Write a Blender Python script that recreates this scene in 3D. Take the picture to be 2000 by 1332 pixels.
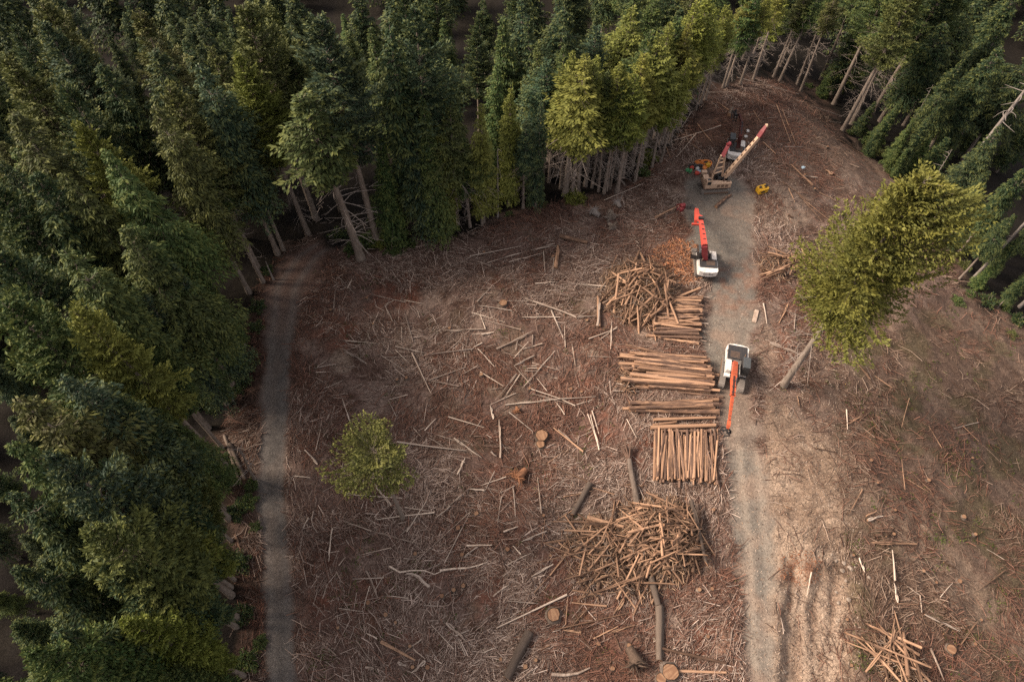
import bpy, math, random
import numpy as np
from mathutils import Vector, Matrix, Euler

R_ = math.radians
random.seed(11)
rng = np.random.default_rng(11)
scene = bpy.context.scene
for o in list(bpy.data.objects):
    bpy.data.objects.remove(o)
col = scene.collection

# ------------------------------------------------------------------ camera, sky, sun, exposure
CAM_H = 66.0
TILT = R_(32.8)
FPX = 1333.3
cam_d = bpy.data.cameras.new("camera")
cam_d.lens = 24.0
cam_d.sensor_width = 36.0
cam_d.clip_start = 0.5
cam_d.clip_end = 3000.0
cam = bpy.data.objects.new("camera", cam_d)
col.objects.link(cam)
cam.location = (0, 0, CAM_H)
cam.rotation_euler = (TILT, 0, 0)
scene.camera = cam

SUN_ELEV = R_(40)
SUN_VEC = Vector((-0.99, 0.10, 0)).normalized() * math.cos(SUN_ELEV) + Vector((0, 0, math.sin(SUN_ELEV)))
world = bpy.data.worlds.new("World")
scene.world = world
world.use_nodes = True
wn = world.node_tree
wn.nodes.clear()
w_out = wn.nodes.new("ShaderNodeOutputWorld")
w_bg = wn.nodes.new("ShaderNodeBackground")
w_sky = wn.nodes.new("ShaderNodeTexSky")
w_sky.sky_type = 'NISHITA'
w_sky.sun_disc = False
w_sky.sun_elevation = SUN_ELEV
w_sky.sun_rotation = math.atan2(SUN_VEC.x, SUN_VEC.y)
w_sky.dust_density = 4.0
w_sky.air_density = 1.0
w_sky.ozone_density = 1.0
w_bg.inputs[1].default_value = 0.095
# warm constant mixed into the sky, added to take blue out of the shadows
w_mix = wn.nodes.new("ShaderNodeMix"); w_mix.data_type = 'RGBA'; w_mix.inputs[0].default_value = 0.6
w_mix.inputs[7].default_value = (4.6, 4.0, 3.5, 1)
wn.links.new(w_sky.outputs[0], w_mix.inputs[6]); wn.links.new(w_mix.outputs[2], w_bg.inputs[0])
wn.links.new(w_bg.outputs[0], w_out.inputs[0])

sun_d = bpy.data.lights.new("sun", 'SUN')
sun_d.energy = 3.9
sun_d.angle = R_(22)
sun_d.color = (1.0, 0.83, 0.66)
sun = bpy.data.objects.new("sun", sun_d)
col.objects.link(sun)
sun.rotation_euler = SUN_VEC.to_track_quat('Z', 'Y').to_euler()
sun.location = SUN_VEC * 300

vs = scene.view_settings
vs.view_transform = 'Standard'
vs.look = 'None'
vs.exposure = 1.15
vs.gamma = 1.0
scene.cycles.max_bounces = 5
scene.cycles.diffuse_bounces = 3
scene.cycles.transmission_bounces = 3
scene.cycles.glossy_bounces = 2
scene.cycles.use_denoising = False

# ------------------------------------------------------------------ noise and pixel mapping
def vnoise(x, y, seed=0):
    x = np.asarray(x, float); y = np.asarray(y, float)
    xi = np.floor(x).astype(np.int64); yi = np.floor(y).astype(np.int64)
    fx = x - xi; fy = y - yi
    fx = fx * fx * (3 - 2 * fx); fy = fy * fy * (3 - 2 * fy)
    def h(a, b):
        n = (a * 374761393 + b * 668265263 + seed * 1442695041) & 0x7fffffff
        n = ((n ^ (n >> 13)) * 1274126177) & 0x7fffffff
        n = (n ^ (n >> 16)) & 0xffff
        return n / 65535.0
    return (h(xi, yi) * (1 - fx) + h(xi + 1, yi) * fx) * (1 - fy) + (h(xi, yi + 1) * (1 - fx) + h(xi + 1, yi + 1) * fx) * fy

def fbm(x, y, seed=0, oct=4):
    v = 0; a = 0.5; f = 1.0; t = 0
    for i in range(oct):
        v = v + a * vnoise(np.asarray(x) * f + 17.3 * i, np.asarray(y) * f - 9.1 * i, seed + i); t += a
        a *= 0.5; f *= 2.03
    return v / t

def sstep(a, b, v):
    t = np.clip((np.asarray(v, float) - a) / (b - a), 0, 1)
    return t * t * (3 - 2 * t)

def softplus(v, k=3.0):
    v = np.asarray(v, float)
    return np.where(v > 30, v, k * np.log1p(np.exp(np.clip(v / k, -40, 40))))

ct, st = math.cos(TILT), math.sin(TILT)

def project(x, y, z):                       # world point -> pixel of the 2000 x 1332 photograph
    x = np.asarray(x, float); y = np.asarray(y, float); dz = CAM_H - np.asarray(z, float)
    depth = y * st + dz * ct
    depth = np.where(depth < 0.5, 0.5, depth)
    v = (y * ct - dz * st) / depth
    return 1000 + FPX * x / depth, 666 - FPX * v

def ray(px, py):
    u = (px - 1000) / FPX; v = (666 - py) / FPX
    return u, st + v * ct, -(ct - v * st)

def h_base(x, y):
    x = np.asarray(x, float); y = np.asarray(y, float)
    z = -0.0017 * np.maximum(0, y - 38) ** 2 * (y < 120) - (y >= 120) * 11.4
    z = z - 0.30 * softplus(x - (33 + 0.10 * np.maximum(0, y - 40)), 3.0)
    z = z - 0.035 * softplus(12 - x, 4.0)
    yb = np.interp(x, [-60, -20, 14, 30, 38, 60], [60, 60, 72, 95, 108, 60])
    z = z - 0.12 * softplus(y - yb, 3.0)
    return np.maximum(z, -45)

def h_ter(x, y):
    x = np.asarray(x, float); y = np.asarray(y, float)
    z = h_base(x, y)
    px, py = project(x, y, z)
    road = road_mask(px, py)
    trk = track_mask(px, py)
    flat = np.maximum(road, trk)
    bump = (fbm(x * 0.22, y * 0.22, 3) - 0.5) * 1.0 + (fbm(x * 1.1, y * 1.1, 5) - 0.5) * 0.38
    z = z + bump * (1 - 0.85 * flat)
    z = z - 0.10 * road - 0.10 * trk
    # faint wheel ruts on the gravel road
    cen = np.interp(py, [560, 700, 880, 1100, 1332], [1440, 1436, 1460, 1482, 1490])
    off = (px - cen)
    rut = np.exp(-((np.abs(off) - 18) / 7.0) ** 2) * road * sstep(560, 700, py)
    z = z - 0.04 * rut
    # the cut bank below the road at the lower right: a step with furrows
    bx = np.interp(py, [1050, 1090, 1150, 1332], [1535, 1528, 1526, 1528])
    bw = (fbm(px / 26., py / 26., 19) - .5) * 44
    bank = sstep(bx - 6, bx + 24, px + bw * .5) * (1 - sstep(1630, 1690, px + bw)) * sstep(1080, 1135, py + bw)
    wv = (fbm(px / 60., py / 60., 9) - .5) * 40
    z = z - bank * 0.9 - bank * 0.34 * (fbm((px + wv) / 17.0, py / 130.0, 8, 3) - 0.5) * 2
    return z

ROAD_L = ([330, 372, 420, 470, 560, 650, 740, 830, 960, 1100, 1200, 1700], [1350, 1338, 1330, 1338, 1388, 1372, 1396, 1404, 1415, 1440, 1452, 1452])
ROAD_R = ([330, 380, 440, 560, 640, 700, 780, 880, 980, 1100, 1200, 1700], [1430, 1470, 1480, 1484, 1482, 1466, 1474, 1494, 1518, 1514, 1520, 1526])
TRK_L = ([455, 500, 560, 700, 850, 960, 1100, 1700], [628, 552, 512, 514, 502, 496, 508, 520])
TRK_R = ([455, 500, 560, 700, 850, 960, 1200, 1700], [705, 648, 606, 574, 570, 564, 582, 600])

def road_mask(px, py):
    w = (fbm(px / 30.0, py / 30.0, 21) - 0.5) * 44
    l = np.interp(py, *ROAD_L) + w; r = np.interp(py, *ROAD_R) + w
    return sstep(l - 10, l + 12, px) * (1 - sstep(r - 20, r + 12, px)) * sstep(325, 350, py + w)

def track_mask(px, py):
    w = (fbm(px / 22.0, py / 22.0, 23) - 0.5) * 18
    l = np.interp(py, *TRK_L) + w + 4; r = np.interp(py, *TRK_R) + w * .5 - 6
    return sstep(l - 8, l + 10, px) * (1 - sstep(r - 12, r + 10, px)) * sstep(462, 480, py)

def G(px, py, dz=0.0):                      # where the ray through a pixel meets the ground
    d = ray(px, py)
    t = 20.0
    lo, hi = 15.0, 400.0
    ts = np.linspace(lo, hi, 800)
    zz = CAM_H + ts * d[2] - h_ter(ts * d[0], ts * d[1]) - dz
    i = int(np.argmax(zz < 0))
    lo, hi = ts[i - 1], ts[i]
    for _ in range(18):
        m = 0.5 * (lo + hi)
        if CAM_H + m * d[2] - float(h_ter(m * d[0], m * d[1])) - dz < 0: hi = m
        else: lo = m
    return Vector((hi * d[0], hi * d[1], CAM_H + hi * d[2]))

def P(px, py, z):                           # where the ray through a pixel is at height z
    d = ray(px, py); t = (z - CAM_H) / d[2]
    return Vector((t * d[0], t * d[1], z))

def ht(x, y):
    return float(h_ter(x, y))

CLEAR = [(600, 462), (655, 478), (705, 508), (760, 488), (830, 466), (900, 458), (950, 444), (1020, 412), (1100, 392), (1190, 380),
         (1250, 350), (1310, 290), (1350, 225), (1400, 182), (1460, 152), (1530, 156), (1600, 196), (1640, 262), (1720, 330),
         (1800, 400), (1880, 560), (2000, 640), (2500, 900), (2500, 2600), (600, 2600), (505, 1700), (478, 1332), (468, 1200),
         (455, 1000), (440, 830), (480, 710), (498, 570), (540, 505)]

def in_poly(px, py, poly):
    px = np.asarray(px, float); py = np.asarray(py, float)
    c = np.zeros(np.broadcast(px, py).shape, bool)
    n = len(poly)
    for i in range(n):
        x0, y0 = poly[i]; x1, y1 = poly[(i + 1) % n]
        if y0 == y1: continue
        t = ((y0 > py) != (y1 > py)) & (px < (x1 - x0) * (py - y0) / (y1 - y0) + x0)
        c ^= t
    return c

# ------------------------------------------------------------------ object helpers
def tag(o, label, cat, group=None):
    o["label"] = label; o["category"] = cat
    if group: o["group"] = group
    return o

def empty(name, loc=(0, 0, 0), rz=0.0):
    o = bpy.data.objects.new(name, None)
    o.empty_display_size = 0.5
    o.location = loc; o.rotation_euler = (0, 0, rz)
    col.objects.link(o)
    return o

class MB:
    """collects shapes, then links them as ONE mesh object"""
    def __init__(self): self.v = []; self.f = []; self.m = []; self.s = []
    def add(self, vs_, fs_, mat=0, smooth=False):
        b = len(self.v)
        self.v += [tuple(p) for p in vs_]
        self.f += [tuple(b + i for i in f) for f in fs_]
        self.m += [mat] * len(fs_); self.s += [smooth] * len(fs_)
    def box(self, c, s, rz=0.0, mat=0, bev=0.0, M=None):
        sx, sy, sz = s[0] / 2, s[1] / 2, s[2] / 2
        b = min(bev, sx * .9, sy * .9, sz * .9)
        if b <= 0:
            vs_ = [Vector((x, y, z)) for z in (-sz, sz) for x, y in ((-sx, -sy), (sx, -sy), (sx, sy), (-sx, sy))]
            fs_ = [(3, 2, 1, 0), (4, 5, 6, 7), (0, 1, 5, 4), (1, 2, 6, 5), (2, 3, 7, 6), (3, 0, 4, 7)]
        else:
            def ring(ix, iy, z):
                x, y = sx - ix, sy - iy
                return [Vector(p) for p in ((-x + b, -y, z), (x - b, -y, z), (x, -y + b, z), (x, y - b, z), (x - b, y, z), (-x + b, y, z), (-x, y - b, z), (-x, -y + b, z))]
            rs = [ring(b, b, -sz), ring(0, 0, -sz + b), ring(0, 0, sz - b), ring(b, b, sz)]
            vs_ = sum(rs, [])
            fs_ = [tuple(reversed(range(8))), tuple(range(24, 32))]
            for k in range(3):
                for i in range(8):
                    j = (i + 1) % 8
                    fs_.append((k * 8 + i, k * 8 + j, k * 8 + 8 + j, k * 8 + 8 + i))
        if M is None: M = Matrix.Rotation(rz, 3, 'Z')
        c = Vector(c)
        self.add([M @ v + c for v in vs_], fs_, mat)
    def tube(self, pts, rad, n=8, mat=0, cap=True, capmat=None, smooth=True, sq=None):
        pts = [Vector(p) for p in pts]
        if not hasattr(rad, '__len__'): rad = [rad] * len(pts)
        vs_ = []; up = Vector((0, 0, 1))
        for i, p in enumerate(pts):
            d = (pts[min(i + 1, len(pts) - 1)] - pts[max(i - 1, 0)]).normalized()
            a = d.cross(up)
            if a.length < 0.05: a = d.cross(Vector((1, 0, 0)))
            a.normalize(); b = a.cross(d)
            for k in range(n):
                t = 2 * math.pi * k / n
                vs_.append(p + (a * math.cos(t) + b * math.sin(t)) * rad[i])
        fs_ = []
        for i in range(len(pts) - 1):
            for k in range(n):
                j = (k + 1) % n
                fs_.append((i * n + k, i * n + j, i * n + n + j, i * n + n + k))
        self.add(vs_, fs_, mat, smooth)
        if cap:
            m2 = mat if capmat is None else capmat
            L = len(pts) - 1
            b0 = vs_[0:n]; b1 = vs_[L * n:L * n + n]
            self.add(b0, [tuple(reversed(range(n)))], m2)
            self.add(b1, [tuple(range(n))], m2)
    def beam(self, pts, ws, ds, mat=0):
        """box beam along a polyline, widths across (horizontal), depths upright"""
        pts = [Vector(p) for p in pts]; up = Vector((0, 0, 1)); vs_ = []
        for i, p in enumerate(pts):
            d = (pts[min(i + 1, len(pts) - 1)] - pts[max(i - 1, 0)]).normalized()
            a = d.cross(up)
            if a.length < 0.05: a = Vector((1, 0, 0))
            a.normalize(); b = a.cross(d)
            w, h = ws[i] / 2, ds[i] / 2
            vs_ += [p - a * w - b * h, p + a * w - b * h, p + a * w + b * h, p - a * w + b * h]
        fs_ = []
        for i in range(len(pts) - 1):
            for k in range(4):
                j = (k + 1) % 4
                fs_.append((i * 4 + k, i * 4 + j, i * 4 + 4 + j, i * 4 + 4 + k))
        L = (len(pts) - 1) * 4
        fs_ += [(3, 2, 1, 0), (L, L + 1, L + 2, L + 3)]
        self.add(vs_, fs_, mat)
    def prism(self, outline, z0, z1, mat=0):
        n = len(outline)
        vs_ = [(x, y, z0) for x, y in outline] + [(x, y, z1) for x, y in outline]
        fs_ = [tuple(reversed(range(n))), tuple(range(n, 2 * n))] + [(i, (i + 1) % n, n + (i + 1) % n, n + i) for i in range(n)]
        self.add(vs_, fs_, mat)
    def mesh(self, name, mats):
        me = bpy.data.meshes.new(name)
        me.from_pydata(self.v, [], self.f)
        for m in (mats if isinstance(mats, (list, tuple)) else [mats]): me.materials.append(m)
        me.polygons.foreach_set("material_index", self.m)
        me.polygons.foreach_set("use_smooth", self.s)
        me.update()
        return me
    def build(self, name, mats, parent=None):
        o = bpy.data.objects.new(name, self.mesh(name, mats))
        col.objects.link(o)
        if parent: o.parent = parent
        return o

def np_mesh(name, V, quads=None, tris=None, mats=(), attrs=None, smooth=False):
    """fast mesh from numpy arrays; attrs: name -> (n,4) point colours"""
    me = bpy.data.meshes.new(name)
    V = np.asarray(V, np.float32)
    me.vertices.add(len(V)); me.vertices.foreach_set("co", V.ravel())
    loops = []; starts = []; tot = 0
    for arr, k in ((quads, 4), (tris, 3)):
        if arr is None or len(arr) == 0: continue
        arr = np.asarray(arr, np.int32)
        loops.append(arr.ravel()); starts.append(tot + np.arange(len(arr)) * k); tot += arr.size
    loops = np.concatenate(loops); starts = np.concatenate(starts).astype(np.int32)
    me.loops.add(len(loops)); me.loops.foreach_set("vertex_index", loops)
    me.polygons.add(len(starts)); me.polygons.foreach_set("loop_start", starts)
    if smooth: me.polygons.foreach_set("use_smooth", np.ones(len(starts), bool))
    for m in mats: me.materials.append(m)
    if attrs:
        for nm, a in attrs.items():
            at = me.attributes.new(nm, 'FLOAT_COLOR', 'POINT')
            at.data.foreach_set("color", np.asarray(a, np.float32).ravel())
    me.update(calc_edges=True)
    me.validate()
    return me

# ------------------------------------------------------------------ materials
class NT:
    def __init__(self, name, rough=0.8, spec=0.25):
        self.mat = bpy.data.materials.new(name); self.mat.use_nodes = True
        t = self.mat.node_tree; self.t = t; t.nodes.clear()
        self.out = t.nodes.new("ShaderNodeOutputMaterial")
        self.b = t.nodes.new("ShaderNodeBsdfPrincipled")
        self.b.inputs["Roughness"].default_value = rough
        self.b.inputs["Specular IOR Level"].default_value = spec
        t.links.new(self.b.outputs[0], self.out.inputs[0])
    def n(self, kind, **kw):
        nd = self.t.nodes.new("ShaderNode" + kind)
        for k, v in kw.items(): setattr(nd, k, v)
        return nd
    def l(self, a, b): self.t.links.new(a, b)
    def noise(self, scale, detail=4, rough=0.6, vec=None, dist=0.0, four=False):
        nd = self.n("TexNoise")
        if four: nd.noise_dimensions = '4D'
        nd.inputs["Scale"].default_value = scale; nd.inputs["Detail"].default_value = detail
        nd.inputs["Roughness"].default_value = rough; nd.inputs["Distortion"].default_value = dist
        if vec is not None: self.l(vec, nd.inputs["Vector"])
        return nd
    def ramp(self, fac, stops):
        nd = self.n("ValToRGB"); e = nd.color_ramp.elements
        e[0].position, e[0].color = stops[0][0], (*stops[0][1], 1)
        e[1].position, e[1].color = stops[-1][0], (*stops[-1][1], 1)
        for p, c in stops[1:-1]:
            x = e.new(p); x.color = (*c, 1)
        self.l(fac, nd.inputs[0]); return nd.outputs[0]
    def mix(self, fac, a, b, mode='MIX'):
        nd = self.n("Mix", data_type='RGBA', blend_type=mode)
        for s, v in ((0, fac), (6, a), (7, b)):
            if isinstance(v, bpy.types.NodeSocket): self.l(v, nd.inputs[s])
            elif isinstance(v, (int, float)): nd.inputs[s].default_value = v
            else: nd.inputs[s].default_value = (*v, 1)
        return nd.outputs[2]
    def bump(self, h, strength=0.5, dist=0.05):
        nd = self.n("Bump"); nd.inputs["Strength"].default_value = strength; nd.inputs["Distance"].default_value = dist
        self.l(h, nd.inputs["Height"]); self.l(nd.outputs[0], self.b.inputs["Normal"])
    def coords(self, kind="Object"): return self.n("TexCoord").outputs[kind]
    def mapping(self, vec, scale):
        nd = self.n("Mapping"); nd.inputs["Scale"].default_value = scale; self.l(vec, nd.inputs["Vector"]); return nd.outputs[0]
    def base(self, c): self.l(c, self.b.inputs["Base Color"])

def plain(name, c, rough=0.6, var=0.25, scale=3.0, spec=0.3, metal=0.0, dirt=(0.16, 0.12, 0.09), dirtamt=0.35):
    """paint, metal or plastic with wear and dust"""
    m = NT(name, rough, spec)
    co = m.coords()
    n1 = m.noise(scale, 5, 0.65, co); n2 = m.noise(scale * 4.3, 4, 0.6, co)
    dark = tuple(x * (1 - var) for x in c)
    a = m.mix(n1.outputs[0], dark, c)
    f = m.ramp(n2.outputs[0], [(0.42, (0, 0, 0)), (0.66, (dirtamt,) * 3)])
    m.base(m.mix(f, a, dirt))
    m.b.inputs["Metallic"].default_value = metal
    m.bump(n2.outputs[0], 0.15, 0.02)
    return m.mat

# ground: albedo per vertex (soil kinds, some painted shade) broken up by fine noise
def ground_material(name, fine=(0.42, 1.75)):
    m = NT(name, 0.95, 0.1)
    co = m.coords()
    at = m.n("Attribute", attribute_name="soil")
    n1 = m.noise(5.5, 6, 0.75, co, 0.6)
    n2 = m.noise(1.3, 4, 0.6, co)
    st_ = m.noise(9.0, 3, 0.7, m.mapping(co, (1.0, 0.28, 1.0)), 2.5)
    st2 = m.noise(9.0, 3, 0.7, m.mapping(co, (0.28, 1.0, 1.0)), 2.5)
    lo = (fine[0],) * 3; hi = (fine[1],) * 3
    g1 = m.ramp(n1.outputs[0], [(0.32, lo), (0.5, (1, 1, 1)), (0.70, hi)])
    c = m.mix(1.0, at.outputs["Color"], g1, 'MULTIPLY')
    g2 = m.ramp(st_.outputs[0], [(0.40, (0.7,) * 3), (0.68, (1.35,) * 3)])
    c = m.mix(at.outputs["Alpha"], c, m.mix(1.0, c, g2, 'MULTIPLY'))
    g3 = m.ramp(st2.outputs[0], [(0.40, (0.75,) * 3), (0.68, (1.3,) * 3)])
    c = m.mix(at.outputs["Alpha"], c, m.mix(1.0, c, g3, 'MULTIPLY'))
    g4 = m.ramp(n2.outputs[0], [(0.3, (0.85, 0.84, 0.84)), (0.7, (1.14, 1.14, 1.12))])
    c = m.mix(1.0, c, g4, 'MULTIPLY')
    m.base(c)
    m.bump(n1.outputs[0], 0.8, 0.12)
    return m.mat

M_GROUND = ground_material("ground_soil")
M_ROAD = ground_material("gravel_surface", (0.58, 1.5))

def foliage_material(name):
    m = NT(name, 0.65, 0.2)
    info = m.n("ObjectInfo")
    at = m.n("Attribute", attribute_name="tint")
    sep = m.n("SeparateColor"); m.l(at.outputs["Color"], sep.inputs[0])
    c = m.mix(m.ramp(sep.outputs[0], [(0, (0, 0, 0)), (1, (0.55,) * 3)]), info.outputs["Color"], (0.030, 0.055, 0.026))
    c = m.mix(m.ramp(sep.outputs[1], [(0.55, (0, 0, 0)), (1, (0.55,) * 3)]), c, (0.21, 0.215, 0.052))  # new-growth tips, with lit spray ends painted in as a brighter tint
    c = m.mix(m.ramp(sep.outputs[2], [(0.95, (0, 0, 0)), (1, (0.6,) * 3)]), c, (0.13, 0.075, 0.035))
    m.base(c)
    tr = m.n("BsdfTranslucent"); m.l(c, tr.inputs[0])
    mx = m.n("MixShader"); mx.inputs[0].default_value = 0.12
    m.l(m.b.outputs[0], mx.inputs[1]); m.l(tr.outputs[0], mx.inputs[2]); m.l(mx.outputs[0], m.out.inputs[0])
    return m.mat

M_FOL = foliage_material("conifer_needles")

def bark_material(name, a, b, stretch=(1, 1, 0.15), scale=7):
    m = NT(name, 0.92, 0.1)
    co = m.coords()
    n1 = m.noise(scale, 5, 0.7, m.mapping(co, stretch))
    n2 = m.noise(0.8, 3, 0.6, co)
    c = m.mix(m.ramp(n1.outputs[0], [(0.35, (0, 0, 0)), (0.65, (1, 1, 1))]), a, b)
    c = m.mix(m.ramp(n2.outputs[0], [(0.35, (0, 0, 0)), (0.75, (0.5,) * 3)]), c, tuple(x * 1.3 for x in b))
    m.base(c); m.bump(n1.outputs[0], 0.7, 0.06)
    return m.mat

M_TRUNK = bark_material("fir_bark", (0.11, 0.085, 0.07), (0.24, 0.20, 0.17))
M_TRUNK_G = bark_material("grey_spruce_bark", (0.20, 0.17, 0.15), (0.36, 0.31, 0.28))
M_DEADLIMB = bark_material("dead_limb_wood", (0.18, 0.15, 0.13), (0.32, 0.27, 0.24))
M_SNAG = bark_material("weathered_snag_wood", (0.13, 0.11, 0.10), (0.27, 0.24, 0.22))

def log_material(name, bark, wood, grey, lo=0.42, hi=0.58):
    """log: strips of bark left on peeled wood, different on each log"""
    m = NT(name, 0.85, 0.15)
    co = m.coords(); info = m.n("ObjectInfo")
    sc = m.n("Math", operation='MULTIPLY'); sc.inputs[1].default_value = 41.0; m.l(info.outputs["Random"], sc.inputs[0])
    n1 = m.noise(1.7, 5, 0.65, m.mapping(co, (3.2, 0.55, 0.55)), 0.5, True); m.l(sc.outputs[0], n1.inputs["W"])
    n2 = m.noise(6.0, 4, 0.7, m.mapping(co, (1.2, 1, 1)), 0.2, True); m.l(sc.outputs[0], n2.inputs["W"])
    ad = m.n("Math", operation='MULTIPLY_ADD'); ad.inputs[1].default_value = 0.36; ad.inputs[2].default_value = -0.17; m.l(info.outputs["Random"], ad.inputs[0])
    sm = m.n("Math", operation='ADD'); m.l(n1.outputs[0], sm.inputs[0]); m.l(ad.outputs[0], sm.inputs[1])
    f = m.ramp(sm.outputs[0], [(lo, (0, 0, 0)), (hi, (1, 1, 1))])
    w = m.mix(n2.outputs[0], wood, grey)
    c = m.mix(f, bark, w)
    c = m.mix(1.0, c, m.ramp(n2.outputs[0], [(0.3, (0.7,) * 3), (0.7, (1.25,) * 3)]), 'MULTIPLY')
    h1 = m.n("Math", operation='MULTIPLY'); h1.inputs[1].default_value = 7.31; m.l(info.outputs["Random"], h1.inputs[0])
    h2 = m.n("Math", operation='FRACT'); m.l(h1.outputs[0], h2.inputs[0])
    c = m.mix(1.0, c, m.ramp(h2.outputs[0], [(0.0, (.55, .53, .53)), (0.5, (.88, .86, .84)), (1.0, (1.18, 1.16, 1.12))]), 'MULTIPLY')
    m.base(c); m.bump(n2.outputs[0], 0.5, 0.05)
    return m.mat

M_LOG = log_material("peeled_log_bark", (0.145, 0.095, 0.075), (0.47, 0.275, 0.165), (0.32, 0.22, 0.165), .45, .55)
M_LOGBARK = log_material("rough_log_bark", (0.12, 0.095, 0.08), (0.24, 0.19, 0.16), (0.20, 0.17, 0.15), 0.5, 0.75)
M_POLE = log_material("bleached_pole_wood", (0.28, 0.21, 0.17), (0.60, 0.49, 0.41), (0.47, 0.41, 0.36), 0.25, 0.55)
M_PILE = log_material("brush_pile_wood", (0.125, 0.08, 0.058), (0.44, 0.262, 0.165), (0.30, 0.205, 0.15), 0.40, 0.58)

def cut_material():
    m = NT("fresh_cut_wood", 0.8, 0.2)
    co = m.coords()
    w = m.n("TexWave", wave_type='RINGS', rings_direction='X'); w.inputs["Scale"].default_value = 2.2; w.inputs["Distortion"].default_value = 1.2
    m.l(co, w.inputs[0])
    c = m.mix(w.outputs["Fac"], (0.185, 0.10, 0.06), (0.275, 0.165, 0.10))
    n = m.noise(3, 3, 0.6, co)
    m.base(m.mix(m.ramp(n.outputs[0], [(0.4, (0, 0, 0)), (0.7, (0.6,) * 3)]), c, (0.15, 0.085, 0.055)))
    return m.mat
M_CUT = cut_material()

def twig_material(name):
    m = NT(name, 0.9, 0.1)
    at = m.n("Attribute", attribute_name="soil")
    m.base(at.outputs["Color"])
    return m.mat
M_TWIG = twig_material("dry_twigs")

def rock_material():
    m = NT("pale_rock", 0.9, 0.2)
    co = m.coords(); n = m.noise(3, 5, 0.7, co)
    m.base(m.ramp(n.outputs[0], [(0.3, (0.18, 0.145, 0.12)), (0.7, (0.36, 0.30, 0.25))]))
    m.bump(n.outputs[0], 0.6, 0.08)
    return m.mat
M_ROCK = rock_material()

M_WHITE = plain("dusty_white_paint", (0.76, 0.73, 0.70), 0.5, 0.16, 0.7, 0.35, 0, (0.26, 0.20, 0.16), 0.5)
M_DARK = plain("black_steel", (0.025, 0.027, 0.032), 0.55, 0.3, 2.0, 0.35, 0, (0.10, 0.08, 0.07), 0.5)
M_ROOF = plain("blue_grey_cab_roof", (0.05, 0.06, 0.07), 0.5, 0.2, 2.0, 0.4, 0, (0.11, 0.10, 0.09), 0.5)
M_RED = plain("faded_red_paint", (0.62, 0.085, 0.06), 0.5, 0.25, 2.0, 0.35, 0, (0.20, 0.06, 0.045), 0.6)
M_ORANGE = plain("worn_orange_paint", (0.62, 0.12, 0.05), 0.5, 0.25, 2.0, 0.35, 0, (0.20, 0.08, 0.05), 0.6)
M_MAROON = plain("maroon_paint", (0.19, 0.022, 0.030), 0.5, 0.3, 2.0, 0.35, 0, (0.08, 0.03, 0.03), 0.5)
M_DMAROON = plain("dull_maroon_paint", (0.085, 0.020, 0.020), 0.7, 0.4, 2.0, 0.2, 0, (0.09, 0.05, 0.04), 0.7)
M_CREAM = plain("cream_paint", (0.60, 0.43, 0.31), 0.55, 0.18, 2.0, 0.3, 0, (0.25, 0.15, 0.10), 0.6)
M_RUST = plain("rusty_deck_steel", (0.22, 0.14, 0.10), 0.8, 0.4, 2.0, 0.2, 0, (0.10, 0.07, 0.05), 0.6)
M_TRACK = plain("dusty_track_steel", (0.22, 0.20, 0.185), 0.75, 0.35, 3.0, 0.3, 0.2, (0.25, 0.20, 0.17), 0.7)
M_YELLOW = plain("yellow_paint", (0.72, 0.40, 0.02), 0.45, 0.2, 2.0, 0.4, 0, (0.25, 0.15, 0.05), 0.5)
M_GLASS = plain("dark_glass", (0.02, 0.025, 0.03), 0.12, 0.2, 1.0, 0.5, 0, (0.08, 0.07, 0.06), 0.3)
M_CHROME = plain("cylinder_rod_steel", (0.5, 0.5, 0.5), 0.3, 0.2, 2.0, 0.5, 0.8)
M_PLGREEN = plain("green_plastic", (0.05, 0.30, 0.12), 0.5)
M_PLRED = plain("red_plastic", (0.50, 0.05, 0.03), 0.5)
M_PLBLUE = plain("pale_blue_plastic", (0.35, 0.50, 0.62), 0.5)
M_PLORANGE = plain("orange_plastic", (0.70, 0.22, 0.04), 0.5)
M_PLWHITE = plain("white_plastic", (0.70, 0.68, 0.66), 0.5)

# ------------------------------------------------------------------ terrain
def axis(a, b, step, far_a, far_b):
    mid = list(np.arange(a, b + 1e-6, step))
    lo = []; v = a; s = step
    while v > far_a: s *= 1.22; v -= s; lo.append(v)
    hi = []; v = mid[-1]; s = step
    while v < far_b: s *= 1.22; v += s; hi.append(v)
    return np.array(lo[::-1] + mid + hi)

gx = axis(-43, 66, 0.27, -600, 600)
gy = axis(-2, 104, 0.27, -300, 700)
X, Y = np.meshgrid(gx, gy)
Z = h_ter(X, Y)
PX, PY = project(X, Y, h_base(X, Y))
ROADM, TRKM = road_mask(PX, PY), track_mask(PX, PY)
CLR = sum(in_poly(PX + (fbm(X * .3, Y * .3, 31) - .5) * 90 + dx, PY + (fbm(X * .3, Y * .3, 33) - .5) * 70 + dy, CLEAR).astype(float) for dx, dy in ((0, 0), (14, 0), (-14, 0), (0, 12), (0, -12), (8, 8), (-8, -8))) / 7

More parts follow.
